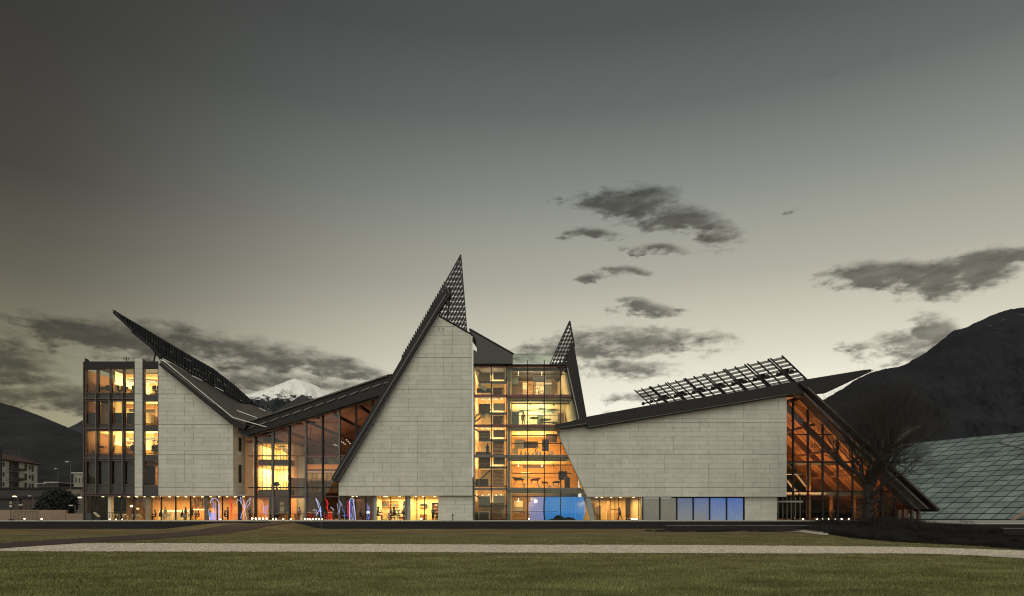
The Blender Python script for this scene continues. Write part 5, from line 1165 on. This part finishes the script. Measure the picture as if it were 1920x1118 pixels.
def rock(label, px, w_, h_, seed):
    mb = MB().ball((0, 0, 0), 1, 12, 8); r_ = random.Random(seed); mb.v = [(a * w_ * (1 + .2 * r_.random()), b * .4, max(0, c * h_ * (1 + .25 * r_.random()))) for a, b, c in mb.v]
    solo('resting_seal', mb, black, label, 'exhibit', None, (X(px), 1.5, 0.006), True)
rock('dark rounded seal shape resting in front of the globe left of the mullion', 1049, .75, .62, 1); rock('low dark seal shape lying right of the mullion before the globe', 1068, .9, .42, 2); rock('small low dark shape at the middle of the globe foot', 1036, .5, .22, 3)
# wooden boat ribs in the ground floor left of the globe
t = thing('ribbed_skeleton', 'long ribbed skeleton exhibit on the ground floor left of the globe', 'exhibit', (X(975), 2.6, 0)); part('spine', MB().path([(-1.2, 0, 1.1), (-.4, 0, 1.25), (.5, 0, 1.15), (1.3, 0, .85)], .05), dimwall, t)
for k in range(12): part('rib', MB().path([(-1.1 + k * .2, 0, 1.15), (-1.12 + k * .2, -.25, .8), (-1.08 + k * .2, -.1, .45)], .025, 5), dimwall, t)
# shop behind the tower windows
bookcase('wide shop shelf full of red and white goods in the bright yellow shop', (X(732), 5.2, .05), 2.7, 1.5, 0, shelf_w, 3); bookcase('wall shelf of upright books in the bright yellow shop', (X(731, 5) , 5.35, 1.9), 2.4, .8, 0, timber, 1)
bookcase('narrow dark shelf against the right wall of the yellow shop', (X(754), 3.5, .05), .8, 2.6, 0, wood_d, 6); bookcase('dark shelf of goods behind the dark standing figure', (X(811), 4.6, .05), 1.2, 2.4, 0, wood_d, 5)
t = thing('wall_screen', 'dark screen with orange picture on the wall of the bright doorway room', 'screen', (X(785), 5.4, 2.0)); part('frame', MB().box(-.5, .5, -.04, .04, -.28, .28), blackp, t); part('picture', MB().box(-.44, .2, -.05, -.041, -.2, -.02), timber, t)
desk('dark shop counter at the right side of the yellow shop', (X(752), 2.0, .05), 1.0)
t = thing('computer_screen', 'bright white computer screen in the dim room under the tower edge', 'screen', (X(682.5), 2.6, .05)); part('screen', MB().box(-.22, .22, -.03, 0, .9, 1.25), glow('screen_white', (.95, .95, 1), 1.3), t); part('stand', MB().box(-.04, .04, -.02, .02, .1, .9).box(-.2, .2, -.1, .1, 0, .1), blackp, t)
t = thing('orange_cabinet', 'low orange cabinet beside the doorway left of the stone base wall', 'cabinet', (X(788), 3.2, .05)); part('carcass', MB().box(-.45, .45, -.3, .3, 0, .8), timber, t); part('door', MB().box(-.42, -.01, -.33, -.305, .04, .76).box(.01, .42, -.33, -.305, .04, .76), timber, t)
# entrance hall furniture
for i, (px, lb) in enumerate(((524, 'orange display box at the left of the entrance doors'), (543, 'orange display box in the centre of the entrance hall'), (581, 'dark red display box right of the entrance doors'))):
    t = thing('display_box', lb, 'display box', (X(px), 3.0, .05)); part('body', MB().box(-.3, .3, -.25, .25, 0, .75), timber if i < 2 else dimwall, t); part('lid', MB().box(-.33, .33, -.28, .28, .76, .80), wood_d, t)
for px, lb in ((516.5, 'illuminated notice board with two yellow panels at the left entrance window'),):
    t = thing('notice_board', lb, 'sign', (X(px), 2.6, .0)); part('post', MB().box(-.04, .04, -.02, .02, 0, 3.0), steel2, t)
    for z, m_ in ((1.25, plaster), (1.6, disc_p), (2.15, cream)): part('panel', MB().box(-.26, .26, -.05, -.021, z, z + .36), m_, t)
for px, lb in ((549, 'small white sign hanging on a post at the centre of the glass doors'), (580, 'small white sign on a post at the right of the glass doors')):
    t = thing('door_sign', lb, 'sign', (X(px), 2.2, 0)); part('post', MB().box(-.02, .02, -.01, .01, 0, 2.9), steel2, t); part('panel', MB().box(-.2, .2, -.04, -.011, 1.3, 1.55), white, t)
t = thing('ticket_desk', 'long dark ticket desk with red panels deep inside the entrance hall', 'counter', (X(575, 12), 12, .05)); part('counter_top', MB().box(-4, 4, -.4, .4, 1.0, 1.08), white, t)
for k in range(6): part('front_panel', MB().box(-3.9 + k * 1.3, -2.7 + k * 1.3, -.35, .3, 0, 1.0), redc if k % 2 else dimwall, t)
part('handrail', MB().tube(W(510, 963.5, 1.9), W(632, 963.5, 1.9), .035, None, 6), steel2, L)
t = thing('tall_mobile', 'slender dark hanging sculpture under the timber ceiling of the entrance hall', 'exhibit', (X(581, 4), 4, 0)); part('curved_rod', MB().path([W(579, 852, 4) - Vector((X(581, 4), 4, 0)), W(583, 838, 4) - Vector((X(581, 4), 4, 0)), W(582, 812, 4) - Vector((X(581, 4), 4, 0)), W(584, 800, 4) - Vector((X(581, 4), 4, 0))], .06, 6), blackp, t); part('blade', MB().ball(W(585, 792, 4) - Vector((X(581, 4), 4, 0)), .5, 8, 6, (1, .1, .35)), blackp, t)
# ---------------------------------------------------------------- light figures on the pavement
gw = glow('string_light_white', (.62, .68, 1.0), 1.5); gbl = glow('string_light_blue', (.20, .32, 1.0), 1.2); gr_ = glow('string_light_red', (1, .045, .03), .9); gpk = glow('string_light_pink', (1, .10, .35), .6)
wirem = mat('figure_frame_grey', (.22, .22, .24), .5)
def figure(label, px0, lines, cat='light figure'):
    yb = -1.0; o0 = Vector((X(px0, yb), yb, .10)); t = thing('light_figure', label, cat, o0)
    frm = MB()
    for m_, pts, r_ in lines:
        q = [W(a, b, yb) - o0 + Vector((0, .12 * math.sin(i * 1.7), 0)) for i, (a, b) in enumerate(pts)]
        q = [Vector((v.x, v.y, max(v.z, 0.01))) for v in q]
        part('light_string', MB().path(q, r_ * .62, 5), m_, t)
    part('foot_plate', MB().box(-.3, .3, -.2, .2, -.095, -.06), wirem, t)
def arc(cx_, cyy, rx, ry, a0, a1, n=9): return [(cx_ + rx * math.cos(R(a0 + (a1 - a0) * i / (n - 1))), cyy - ry * math.sin(R(a0 + (a1 - a0) * i / (n - 1)))) for i in range(n)]
figure('tall white light arch with three short glowing blue posts', 401, [(gw, arc(402, 944, 8, 10, 180, 0) + [(410.5, 975)], .035), (gw, [(399.2, 935), (399.2, 976)], .03), (gbl, [(403.7, 944), (404, 976)], .05), (gw, [(391.5, 955), (391.8, 975)], .04), (gbl, [(394.5, 962), (394.5, 975)], .09), (gbl, [(397.6, 961), (397.6, 975)], .09), (gbl, [(401.8, 962), (401.8, 975)], .08), (gw, [(393, 962), (396, 962), (396, 975)], .025), (gbl, [(409, 946), (409.6, 975)], .06)])
figure('red light figure with raised arm in front of the yellow café stair', 434, [(gr_, [(428, 941), (432, 934), (434, 938), (434, 975)], .06), (gr_, [(431, 937), (432, 960), (431, 975)], .05), (gr_, [(436, 948), (434, 958), (437, 975)], .04), (gpk, [(441, 963), (438, 968), (440, 975)], .04), (gr_, [(430, 945), (434, 944), (435, 952)], .05)])
figure('white string light butterfly on a stem with purple foot lights', 459, [(gw, [(450, 932), (456, 938), (459, 948), (460, 958), (462, 975)], .03), (gw, [(451, 934), (453, 946), (457, 952), (460, 956)], .03), (gw, [(470, 934), (463, 940), (460, 950)], .03), (gw, [(469, 934), (468, 944), (464, 950), (460, 953)], .03), (gw, [(460, 956), (454, 960), (451, 972)], .025), (gw, arc(447, 944, 4, 7, 180, 0, 6), .025), (gpk, [(443, 962), (444, 975)], .05), (gbl, [(452, 962), (453, 975)], .04)])
figure('small blue light tree behind the row of bright ground lamps', 498, [(gbl, [(498, 968), (498, 948)], .05), (gbl, [(494, 950), (498, 957), (503, 947)], .035), (gw, [(492, 941), (494, 950), (493, 960)], .02), (gbl, [(495, 962), (502, 962)], .04), (gbl, [(497, 956), (492, 962)], .03)])
figure('tall thin white and blue light bird leaning at the entrance', 600, [(gw, [(592, 935), (595, 944), (597, 950), (601, 958), (602, 972)], .045), (gw, [(592.5, 935), (597, 943), (601, 951), (602, 960)], .03), (gbl, [(593, 955), (594, 962), (593, 968)], .05), (gw, [(594, 966), (597, 957), (600, 960)], .03), (gbl, [(601, 950), (603, 968)], .04)])
figure('tall red light giraffe with spread legs near the stone tower', 615, [(gr_, [(609, 934), (612, 940), (614, 952), (616, 960)], .06), (gr_, [(613, 938), (615, 946), (612, 952)], .04), (gr_, [(616, 944), (612, 952), (616, 960), (615, 975)], .045), (gr_, [(618, 956), (621, 962), (622, 975)], .05), (gr_, [(614, 960), (618, 966), (623, 974)], .035), (gw, [(620, 951), (623, 954), (626, 957)], .035)])
figure('faint blue and white light tree left of the tall red post', 641, [(gw, [(635, 938), (638, 946), (636, 962)], .018), (gbl, [(641, 952), (645, 960), (646, 975)], .03), (gw, [(632, 944), (634, 958), (633, 966)], .018), (gbl, [(642, 967), (649, 967)], .03), (gpk, [(636, 963), (638, 971)], .02), (gw, [(638, 941), (642, 950)], .02)])
figure('slim red light post standing beside the white light loop', 653, [(gr_, [(652.5, 939), (652.5, 970)], .07), (gr_, [(654.5, 940), (655, 975)], .06), (gpk, [(651, 945), (651, 968)], .03)])
figure('tall narrow loop of white and blue lights in front of the tower', 660, [(gw, [(655.5, 975), (655.5, 945)] + arc(659.5, 943, 4, 8.5, 180, 0) + [(665.5, 958), (666, 975)], .045), (gbl, [(657.5, 974), (658, 948)] + arc(660, 945, 2.3, 6, 170, 20, 6) + [(664, 960), (663, 975)], .04), (gw, [(661, 950), (661.5, 962), (662, 975)], .025), (gw, [(658, 962), (660, 975)], .02)])
figure('short cluster of blue lights beside the grey column of the tower', 690, [(gbl, [(688, 944), (689, 958), (688, 974)], .035), (gbl, [(691, 950), (692, 966), (690, 975)], .04), (gw, [(692, 948), (691.5, 962)], .02), (gbl, [(694, 970), (690, 973)], .03)])
figure('pair of red light letters in front of the bright yellow shop', 722, [(gr_, [(713, 935), (717, 942), (714, 946)], .04), (gr_, [(717, 934), (722, 940), (718, 945)], .035), (gr_, [(727, 934), (728, 944), (729, 954)], .06), (gpk, [(714, 952), (716, 962), (714, 974)], .045), (gr_, [(722, 955), (719, 962), (724, 966)], .03), (gr_, [(728, 952), (731, 958), (729, 966)], .035), (gpk, [(730, 955), (731, 975)], .035)])
figure('loose red light garland hanging between café column and bar', 366, [(gr_, [(361, 934), (366, 933), (372, 938), (377, 939)], .018), (gr_, [(362, 944), (364, 950), (367, 955)], .05), (gr_, [(379, 949), (376, 957), (372, 966), (377, 975)], .022), (gpk, [(371, 962), (375, 970), (379, 975)], .02)])
# ---------------------------------------------------------------- ground lamps
lamp0 = None
def ground_lamp(px, y, label, group=None, sc=1.0, z=.10):
    global lamp0
    loc = (X(px, y), y, z)
    if lamp0 is None:
        lamp0 = thing('ground_lamp', label, 'lamp', loc, group); part('housing', MB().lathe([(.10, 0), (.12, .08), (.12, .10)], n=10), steel, lamp0)
        part('bracket', MB().tube((0, .06, .1), (0, .1, .2), .02), steel, lamp0); part('lens', MB().ball((0, 0, .17), .075, 10, 8, (1, 1, .9)), bulb, lamp0); lamp0.scale = (sc,) * 3; return lamp0
    o = again(lamp0, label, loc, 0, sc); 
    if group: o['group'] = group
    elif 'group' in o: del o['group']
    return o
for k in range(5): ground_lamp(473 + k * 6.7, -1.8, 'bright ground lamp in the row of five left of the entrance doors', 'five ground lamps left of the doors', 1.35)
for k in range(6): ground_lamp(571.5 + k * 5.2, -1.2, 'ground lamp in the row of six right of the entrance doors', 'six ground lamps right of the doors', .95)
for k in range(6): ground_lamp([1532, 1543, 1554, 1565.5, 1578, 1591.5][k], -2.2, 'ground lamp in the spaced row before the greenhouse wing', 'six ground lamps before the greenhouse wing', 1.05)
for k in range(3): ground_lamp([1184.5, 1188.8, 1193.6][k], -1.6, 'ground lamp in the tight trio under the exhibition hall', 'three ground lamps under the hall', 1.1)
for px, lb, s_ in ((992, 'single bright ground lamp at the left foot of the blue globe', 1.2), (790, 'ground lamp before the doorway left of the stone base wall', 1.2), (1506, 'lone small ground lamp at the greenhouse doors', .8), (46, 'bright ground lamp behind the crowd barrier', 1.1), (78, 'ground lamp at the foot of the low orange lit wall', 1.0), (512, 'small ground lamp just right of the row of five', .8), (518, 'small ground lamp left of the notice board', .8), (531, 'small ground lamp between the two orange display boxes', .8), (545, 'small ground lamp right of the central display box', .9), (604, 'small ground lamp beyond the row of six', .8), (205.5, 'low lamp inside the leftmost café window beside the grey column', .7), (217.5, 'low lamp inside the café under the first white table', .7), (229, 'low lamp inside the café left of the mullion', .7), (413.5, 'low lamp right of the glowing blue arch', .8)):
    ground_lamp(px, -1.0, lb, None, s_)
# hanging lamps in the café
for px, py, lb in ((227.5, 949, 'small square hanging lamp left in the dim café corner'), (239.5, 954, 'cream lamp shade standing on the café table by the mullion')):
    t = thing('hanging_lamp', lb, 'lamp', (X(px), 2.4, Z(py))); part('shade', MB().box(-.12, .12, -.12, .12, -.12, .12), lampm if px < 230 else mat('shade_cream', (.8, .7, .5), .5, emit=(1, .8, .45), estr=.9), t); part('cord', MB().tube((0, 0, .12), (0, 0, Z(931) - Z(py)), .01, None, 4), steel, t)
# bollard, kerb post, deck chair and litter bin outside
t = thing('bollard_light', 'dark bollard with a ball cap in front of the stone base wall of the tower', 'bollard', (X(849, -2), -2, .10)); part('post', MB().lathe([(.12, 0), (.10, .05), (.06, .08), (.05, .62)], n=10), steel, t); part('cap', MB().lathe([(.05, .62), (.16, .64), (.16, .68), (.04, .72), (.07, .8), (.03, .9)], n=10), steel, t)
t = thing('thin_pole', 'thin pale pole rising from the lawn in front of the entrance', 'pole', (X(602.5, -5), -5, LZ)); part('shaft', MB().tube((0, 0, 0), (0, 0, 2.2), .035), steel2, t); part('foot', MB().lathe([(.12, 0), (.1, .05)], n=8), steel2, t)
t = thing('small_info_post', 'short pale stone post with a figure on top at the entrance', 'post', (X(565, -1), -1, .10)); part('block', MB().box(-.13, .13, -.1, .1, 0, .5), conc, t); part('figure', MB().ball((0, 0, .62), .12, 8, 6, (1, .6, 1.2)), conc, t)
t = thing('deck_chair', 'pale folded deck chair leaning at the corner of the café terrace', 'chair', (X(181, -1), -1, .10)); part('seat', MB().slab([(-.3, -.25, 1.0), (-.3, .25, 1.0), (.32, .25, .45), (.32, -.25, .45)], .08), plaster, t)
for s_ in (-1, 1): part('leg', MB().tube((-.15, s_ * .22, .9), (.35, s_ * .22, 0), .025), steel2, t); part('leg', MB().tube((.3, s_ * .22, .5), (-.1, s_ * .22, 0), .025), steel2, t)
for px, lb in ((164, 'dark square planter at the outer corner of the café terrace'),):
    t = thing('square_planter', lb, 'planter', (X(169, -1), -1, .10)); part('box', MB().box(-.35, .35, -.3, .3, 0, 1.0), mat('planter_dark_teal', (.02, .03, .03), .5), t); part('rim', MB().box(-.37, .37, -.32, .32, 1.0, 1.05), steel, t)
t = thing('terrace_railing', 'low black railing in front of the left café windows', 'railing', (X(200, -.6), -.6, .10)); part('top_rail', MB().tube((X(178) - X(200), 0, 1.02), (X(222) - X(200), 0, 1.02), .025), steel, t)
for k in range(9): part('post', MB().tube((X(178 + k * 5.5) - X(200), 0, 0), (X(178 + k * 5.5) - X(200), 0, 1.02), .02), steel, t)
# ---------------------------------------------------------------- left background
lit_plaster = mat('orange_lit_plaster', (.24, .17, .12), .85, var=.12, scale=.8)  # plaster with the orange lamplight put into its base colour
solo('boundary_wall', MB().box(X(-60), X(95, 0), 0, .5, 0, Z(956.5)), lit_plaster, 'long plain plaster wall coloured as orange lit at the left edge', 'wall', loc=(0, 3, 0))
solo('boundary_wall', MB().box(X(95.2), X(143.5), .05, .5, 0, Z(963.5)), lit_plaster, 'lower step of the orange lit plaster wall ending at the office block', 'wall', loc=(0, 3, 0))
t = thing('crowd_barrier', 'metal crowd barrier with thin vertical bars before the orange lit wall', 'barrier', (X(48, -1.5), -1.5, .10)); wd = X(71) - X(25)
part('frame', MB().path([(-wd / 2, 0, 0.02), (-wd / 2, 0, 1.12), (wd / 2, 0, 1.12), (wd / 2, 0, 0.02)], .03).tube((-wd / 2, 0, .15), (wd / 2, 0, .15), .025), steel, t)
for k in range(1, 18): part('bar', MB().tube((-wd / 2 + wd * k / 18, 0, .15), (-wd / 2 + wd * k / 18, 0, 1.1), .014, None, 4), steel, t)
for s_ in (-1, 1): part('foot', MB().box(s_ * wd / 2 * .98 - .03, s_ * wd / 2 * .98 + .03, -.3, .3, 0, .04), steel, t)
t = thing('sign_post', 'slim post with two small square pale signs beside the crowd barrier', 'sign', (X(20.5, -1.5), -1.5, .10)); part('post', MB().tube((0, 0, 0), (0, 0, 2.4), .04), steel, t); part('base', MB().lathe([(.38, 0), (.3, .1), (.08, .16)], n=12), steel, t); part('sign_plate', MB().box(-.13, .13, -.06, -.03, 2.15, 2.45), mat('sign_yellowish', (.3, .3, .12), .5), t); part('sign_plate', MB().box(-.13, .13, -.06, -.03, 1.72, 1.98), plaster, t)
# apartment house
apw = mat('apartment_render', (.80, .82, .72), .85, var=.08, scale=.3); apd = mat('window_and_shade_dark', (.035, .034, .03), .8)
Ap = thing('apartment_block', 'white three storey apartment block with balconies and a dark red roof at the left edge', 'building', (X(30, 150), 150, -1.6), absolute=True)
pa, pb_ = Vector((X(-30, 130), 130, 0)), Vector((X(70, 165), 165, 0)); dv = (pb_ - pa); bkv = Vector((-dv.y, dv.x, 0)).normalized() * 12
def ap(u, z, off=0): p = pa + dv * u; n_ = Vector((dv.y, -dv.x, 0)).normalized() * off; return Vector((p.x, p.y, z)) + n_
def apx(px):  # column position on the oblique facade
    k = (px - CX) / F; return (k * (pa.y + D0) - pa.x) / (dv.x - k * dv.y)
ztop = 18.4
part('wall', MB().slab([ap(0, -1.6), ap(1, -1.6), ap(1, ztop), ap(0, ztop)], 12), apw, Ap)
part('roof', MB().slab([ap(-.02, ztop, 1), ap(1.03, ztop, 1), ap(.9, ztop + 2.8, -6), ap(0, ztop + 2.8, -6)], .3).slab([ap(1.03, ztop, 1), ap(1.03, ztop, -13), ap(.9, ztop + 2.8, -6)], .3), mat('roof_tile_red', (.10, .045, .035), .85, var=.3, scale=1), Ap)
def aq(name, p0, p1, z0, z1, off, m_, th=.1): return part(name, MB().slab([ap(apx(p0), z0, off), ap(apx(p1), z0, off), ap(apx(p1), z1, off), ap(apx(p0), z1, off)], th), m_, Ap)
for fl_ in range(3):
    zb = 8.4 + fl_ * 3.35
    aq('recess_shade_panel', 17, 26, zb, zb + 2.9, .06, mat('apartment_recess', (.10, .085, .07), .8), .05); aq('recess_shade_panel', 26.5, 35, zb, zb + 2.9, .06, apd, .05)  # flat dark panels on the wall; recess shade is put into their colour
    aq('balcony_front', 17, 39.5 if fl_ else 35, zb, zb + .9, 1.3, mat('apartment_recess', (.10, .085, .07), .8), 1.2)
    aq('window', 46, 50, zb + .3, zb + 2.7, .06, apd, .05); aq('window', 54, 57, zb + .9, zb + 2.4, .06, apd, .05); aq('window', 59, 63, zb + .3, zb + 2.6, .06, mat('apartment_recess', (.10, .085, .07), .8), .05)
    aq('window', 5, 8, zb + .9, zb + 2.4, .06, apd, .05)
part('aerial', MB().tube(ap(.62, ztop + 1), ap(.62, ztop + 4), .08), steel2, Ap)
def shed(label, px0, px1, py0, y, m_, name='low_building', rm=None, cat='building'):
    t = thing(name, label, cat, (X((px0 + px1) / 2, y), y, -1.6), absolute=True)
    part('wall', MB().box(X(px0, y), X(px1, y), y, y + 8, -1.6, Z(py0, y)), m_, t); part('roof', MB().box(X(px0, y) - .4, X(px1, y) + .4, y - .4, y + 8.4, Z(py0, y), Z(py0, y) + .35), rm or steel, t)
    for k in range(3): w_ = (X(px1, y) - X(px0, y)); part('window', MB().box(X(px0, y) + w_ * (.15 + .3 * k), X(px0, y) + w_ * (.25 + .3 * k), y - .05, y - .005, Z(py0, y) - 2.4, Z(py0, y) - 1.2), apd, t)
darkw = mat('dark_shed_wall', (.040, .036, .032), .85, var=.3, scale=.3)
shed('long dark low building below the white apartment block', -60, 92, 917, 70, darkw); shed('dark low building with pale end wall beside the round dark tree', 91, 160, 916, 66, mat('shed_pale_wall', (.13, .11, .085), .85, var=.4, scale=.3))
shed('pale mottled building partly hidden by the office block', 138, 160, 888, 95, mat('mottled_wall', (.20, .19, .14), .85, var=.6, scale=.5), rm=mat('pale_roof_rim', (.4, .4, .38), .5)); shed('low grey roofed building with white top beyond the railway', 86, 108, 906, 110, darkw, rm=mat('pale_roof_rim', (.4, .4, .38), .5))
shed('small far building with a snowy roof left of the white topped one', 70, 86, 908, 125, darkw, rm=mat('dull_roof_rim', (.2, .2, .19), .5)); shed('dark red storage building behind the orange lit wall', 40, 74, 934, 45, mat('dull_red_wall', (.06, .035, .03), .8)); shed('dark low hall left of the dark red storage building', -60, 38, 936, 48, darkw)
def lamppost(label, px, y, ptop, lit, z0=-1.6):
    t = thing('street_lamp', label, 'street lamp', (X(px, y), y, z0)); h = Z(ptop, y) - z0
    part('pole', MB().tube((0, 0, 0), (0, 0, h), .11, .06), steel2, t); part('arm', MB().tube((0, 0, h), (-.5, 0, h + .05), .05), steel2, t); part('head', MB().box(-.85, -.3, -.15, .15, h - .08, h + .08), lampm if lit else mat('unlit_lamp_glass', (.5, .5, .45), .3), t)
lamppost('tall grey street lamp pole rising above the round dark tree', 132.5, 30, 866, False); lamppost('lit street lamp above the dark red storage building', 33, 42, 931, True); lamppost('small unlit lamp right of the lit one over the storage building', 62, 42, 930, False)
lamppost('low lit lamp left beside the office block corner', 140, 40, 934, True); lamppost('low lit lamp touching the office block corner', 155.5, 38, 933, True); lamppost('short unlit path lamp behind the orange lit wall', 47, 12, 947, False); lamppost('short unlit path lamp right of the round dark tree', 141, 12, 948, False); lamppost('slim unlit mast beyond the sheds', 109, 80, 879, False)
wr = thing('overhead_wires', 'thin dark railway wires crossing in front of the apartment block', 'overhead wires', (X(60, 85), 85, 10), absolute=True)
for (a, b, c, d) in ((-40, 841, 160, 853), (-40, 871, 160, 868), (-40, 884, 160, 885), (-40, 898, 160, 905)):
    p = [W(a + (c - a) * k / 12, b + (d - b) * k / 12 + 3 * math.sin(math.pi * k / 12), 85) for k in range(13)]; part('wire', MB().path(p, .035, 4), steel, wr)
part('mast', MB().tube((X(2, 85), 85, -1.6), W(2, 838, 85), .2), steel, wr); part('mast', MB().tube((X(158, 85), 85.4, -1.6), W(158, 846, 85) + Vector((0, .4, 0)), .2), steel, wr)
# ---------------------------------------------------------------- trees
bark = mat('dark_bark', (.030, .024, .020), .9, var=.35, scale=4, bump=.3)
def grow(mb, p, d, ln, r0, depth, r_, up=.12, spread=.6, kids=(2, 4), shrink=(.62, .82), n=4):
    segs = 3 if depth > 1 else 2; a = p
    for k in range(segs):
        d = (d + Vector((r_.gauss(0, .14), r_.gauss(0, .14), r_.gauss(0, .10) + up * .4))).normalized(); b = a + d * ln / segs
        rr = r0 * (1 - .3 * (k + 1) / segs); mb.tube(a, b, r0 * (1 - .3 * k / segs), rr, n if depth < 4 else 7)
        if depth > 0 and k >= 1 - (depth > 3):
            for _ in range(r_.randint(*kids) if k == segs - 1 else r_.randint(0, 2)):
                s_ = d.orthogonal().normalized(); s_.rotate(Matrix.Rotation(r_.uniform(0, 6.283), 3, d)); nd_ = (d + s_ * r_.uniform(.35, 1.0) * spread * 1.4 + Vector((0, 0, up))).normalized()
                grow(mb, b, nd_, ln * r_.uniform(*shrink), rr * r_.uniform(.45, .7), depth - 1, r_, up, spread, kids, shrink, n)
        a = b
def bare_tree(label, loc, h, seed, r0=.42, depth=6):
    r_ = random.Random(seed); t = thing('bare_tree', label, 'tree', loc); tr = MB(); cr = MB(); a = Vector((0, 0, -.3)); pts = [a]
    for k in range(6): a = a + Vector((r_.gauss(0, .07), r_.gauss(0, .07), h * .07)); pts.append(a)
    for k in range(6): tr.tube(pts[k], pts[k + 1], r0 * (1.35 - .12 * k) if k == 0 else r0 * (1.12 - .08 * k), r0 * (1.12 - .08 * (k + 1)), 10)
    for k in range(9):
        s_ = k * 2.4 + r_.uniform(-.3, .3); tl = r_.uniform(.25, 1.15); bp_ = pts[r_.choice((3, 4, 5, 6, 6, 6))]
        grow(cr, bp_, Vector((math.cos(s_) * tl, math.sin(s_) * tl, 1)).normalized(), h * r_.uniform(.20, .29), r0 * r_.uniform(.3, .52), depth - 1, r_, .12, .72, (2, 3), (.66, .84))
    for k in range(10):
        s_ = r_.uniform(0, 6.28); grow(cr, pts[r_.choice((1, 2, 3))], Vector((math.cos(s_), math.sin(s_), .25)).normalized(), h * .17, r0 * .14, 3, r_, .05, .7, (2, 3), (.6, .8))
    part('trunk', tr, bark, t); part('crown', cr, bark, t); return len(cr.f)
print('tree faces', bare_tree('large bare winter tree with fine dark twigs in front of the greenhouse wing', (X(1630, -15), -15, H(X(1630, -15), -15)), 15.0, 11, .62, 7))
t = thing('evergreen_tree', 'broad round dark evergreen tree behind the orange lit wall', 'tree', (X(106, 16), 16, -1.6)); part('trunk', MB().tube((0, 0, 0), (0, 0, 2.5), .25, .15, 8), bark, t)
cr = leafy(5200, 2.6, (.2, 0, 3.9), green, .18, 8, (1.1, 1, .95)); c2 = leafy(1800, 1.5, (-2.0, 0, 2.9), green, .16, 9); c3 = leafy(1500, 1.3, (1.6, 0, 3.4), green, .16, 10); cr.add(c2.v, c2.f); cr.add(c3.v, c3.f)
part('crown', cr, mat('evergreen_leaf', (.016, .020, .015), .8, var=.5, scale=2), t)
# shrubs of the planting bed
tw = mat('shrub_twig_dark', (.020, .018, .014), .9, var=.4, scale=3)
def shrub_mesh(seed, n, h, w_, name):
    r_ = random.Random(seed); mb = MB()
    for _ in range(n):
        a = Vector((r_.gauss(0, w_ * .25), r_.gauss(0, w_ * .25), 0)); d = Vector((r_.gauss(0, .4), r_.gauss(0, .4), 1)).normalized(); l = h * r_.uniform(.4, 1)
        for k in range(3):
            b = a + d * l / 3; mb.tube(a, b, .018, .012, 3); d = (d + Vector((r_.gauss(0, .35), r_.gauss(0, .35), 0))).normalized()
            if r_.random() < .9: e = b + (d + Vector((r_.gauss(0, .8), r_.gauss(0, .8), 0))).normalized() * l * .25; mb.tube(b, e, .010, .006, 3)
            for _q in range(2):
                p = b + Vector((r_.gauss(0, .1), r_.gauss(0, .1), r_.gauss(0, .1))); u = Vector((r_.gauss(0, 1), r_.gauss(0, 1), r_.gauss(0, 1))).normalized() * .05; v = u.orthogonal() * .6; mb.add([p - u, p + v, p + u, p - v], [(0, 1, 2, 3)])
            a = b
    return mb.mesh(name, tw)
SH = [shrub_mesh(s_, 150, hh, ww, 'shrub') for s_, hh, ww in ((1, 1.3, 2.4), (2, 1.7, 2.8), (3, 1.0, 3.2))]
r_ = random.Random(5); gs = 'leafless shrubs of the dark planting bed'
spots = []
for k in range(150):
    px = r_.uniform(1545, 1960); pb2 = lerp_tab(bed_bot, px); py = r_.uniform(988, pb2 - 2.0)
    spots.append((px, py))
for k in range(12): spots.append((r_.uniform(1570, 1740), r_.uniform(985, 996)))
def mass(name, label, cat, items, m):
    vs, fs, base = [], [], 0
    arr = {}
    for me in SH:
        co = np.empty(len(me.vertices) * 3); me.vertices.foreach_get('co', co); arr[me.name] = (co.reshape(-1, 3), [tuple(p.vertices) for p in me.polygons])
    for me, loc, rz, sx1, sz1 in items:
        co, f_ = arr[me.name]; c_, s_ = math.cos(rz), math.sin(rz)
        v = np.c_[(co[:, 0] * c_ - co[:, 1] * s_) * sx1 + loc[0], (co[:, 0] * s_ + co[:, 1] * c_) * sx1 + loc[1], co[:, 2] * sz1 + loc[2]]
        vs.append(v); fs += [tuple(q + base for q in p) for p in f_]; base += len(co)
    me2 = bpy.data.meshes.new(name); me2.from_pydata(np.concatenate(vs).tolist(), [], fs); me2.materials.append(m); o = put(name, me2); return tag(o, label, cat, kind='stuff')
its = []
for px, py in spots:
    g = G(px, py); far = 1 if px < 1760 else .6; sc_ = r_.uniform(.5, 1.0) * (1.0 if py < 1000 else .55) * far
    its.append((r_.choice(SH), (g.x, g.y, g.z), r_.uniform(0, 6.28), sc_ * 1.2, sc_))
mass('undergrowth', 'dense leafless dark undergrowth around the bare tree at the lower right', 'undergrowth', its, tw)
its = []
for px in range(1215, 1550, 14):
    s_ = r_.uniform(.18, .34); its.append((SH[2], (X(px, -12), -12 - r_.random() * 3, H(X(px, -12), -12)), px, s_ * 1.6, s_))
mass('ground_cover', 'thin dark ground cover in the strip along the retaining wall', 'ground cover', its, tw)
for i, (px, hh, lb) in enumerate(((1808, 1.0, 'small dark twiggy bush rising over the pale kerb line'), (1822, .75, 'low twiggy bush just right of the taller kerbside one'), (1838, 1.0, 'slim upright bush with round tips at the kerb on the far right'), (1795, .5, 'smallest bush peeping over the pale kerb'))):
    o = put('shrub', SH[i % 3]); o.location = (X(px, -27), -27, -.75); o.scale = (.28, .28, hh); tag(o, lb, 'shrub')
for o in list(scene.objects):   # thing empties that only hold world-placed parts keep their place
    if 'abs' in o: del o['abs']
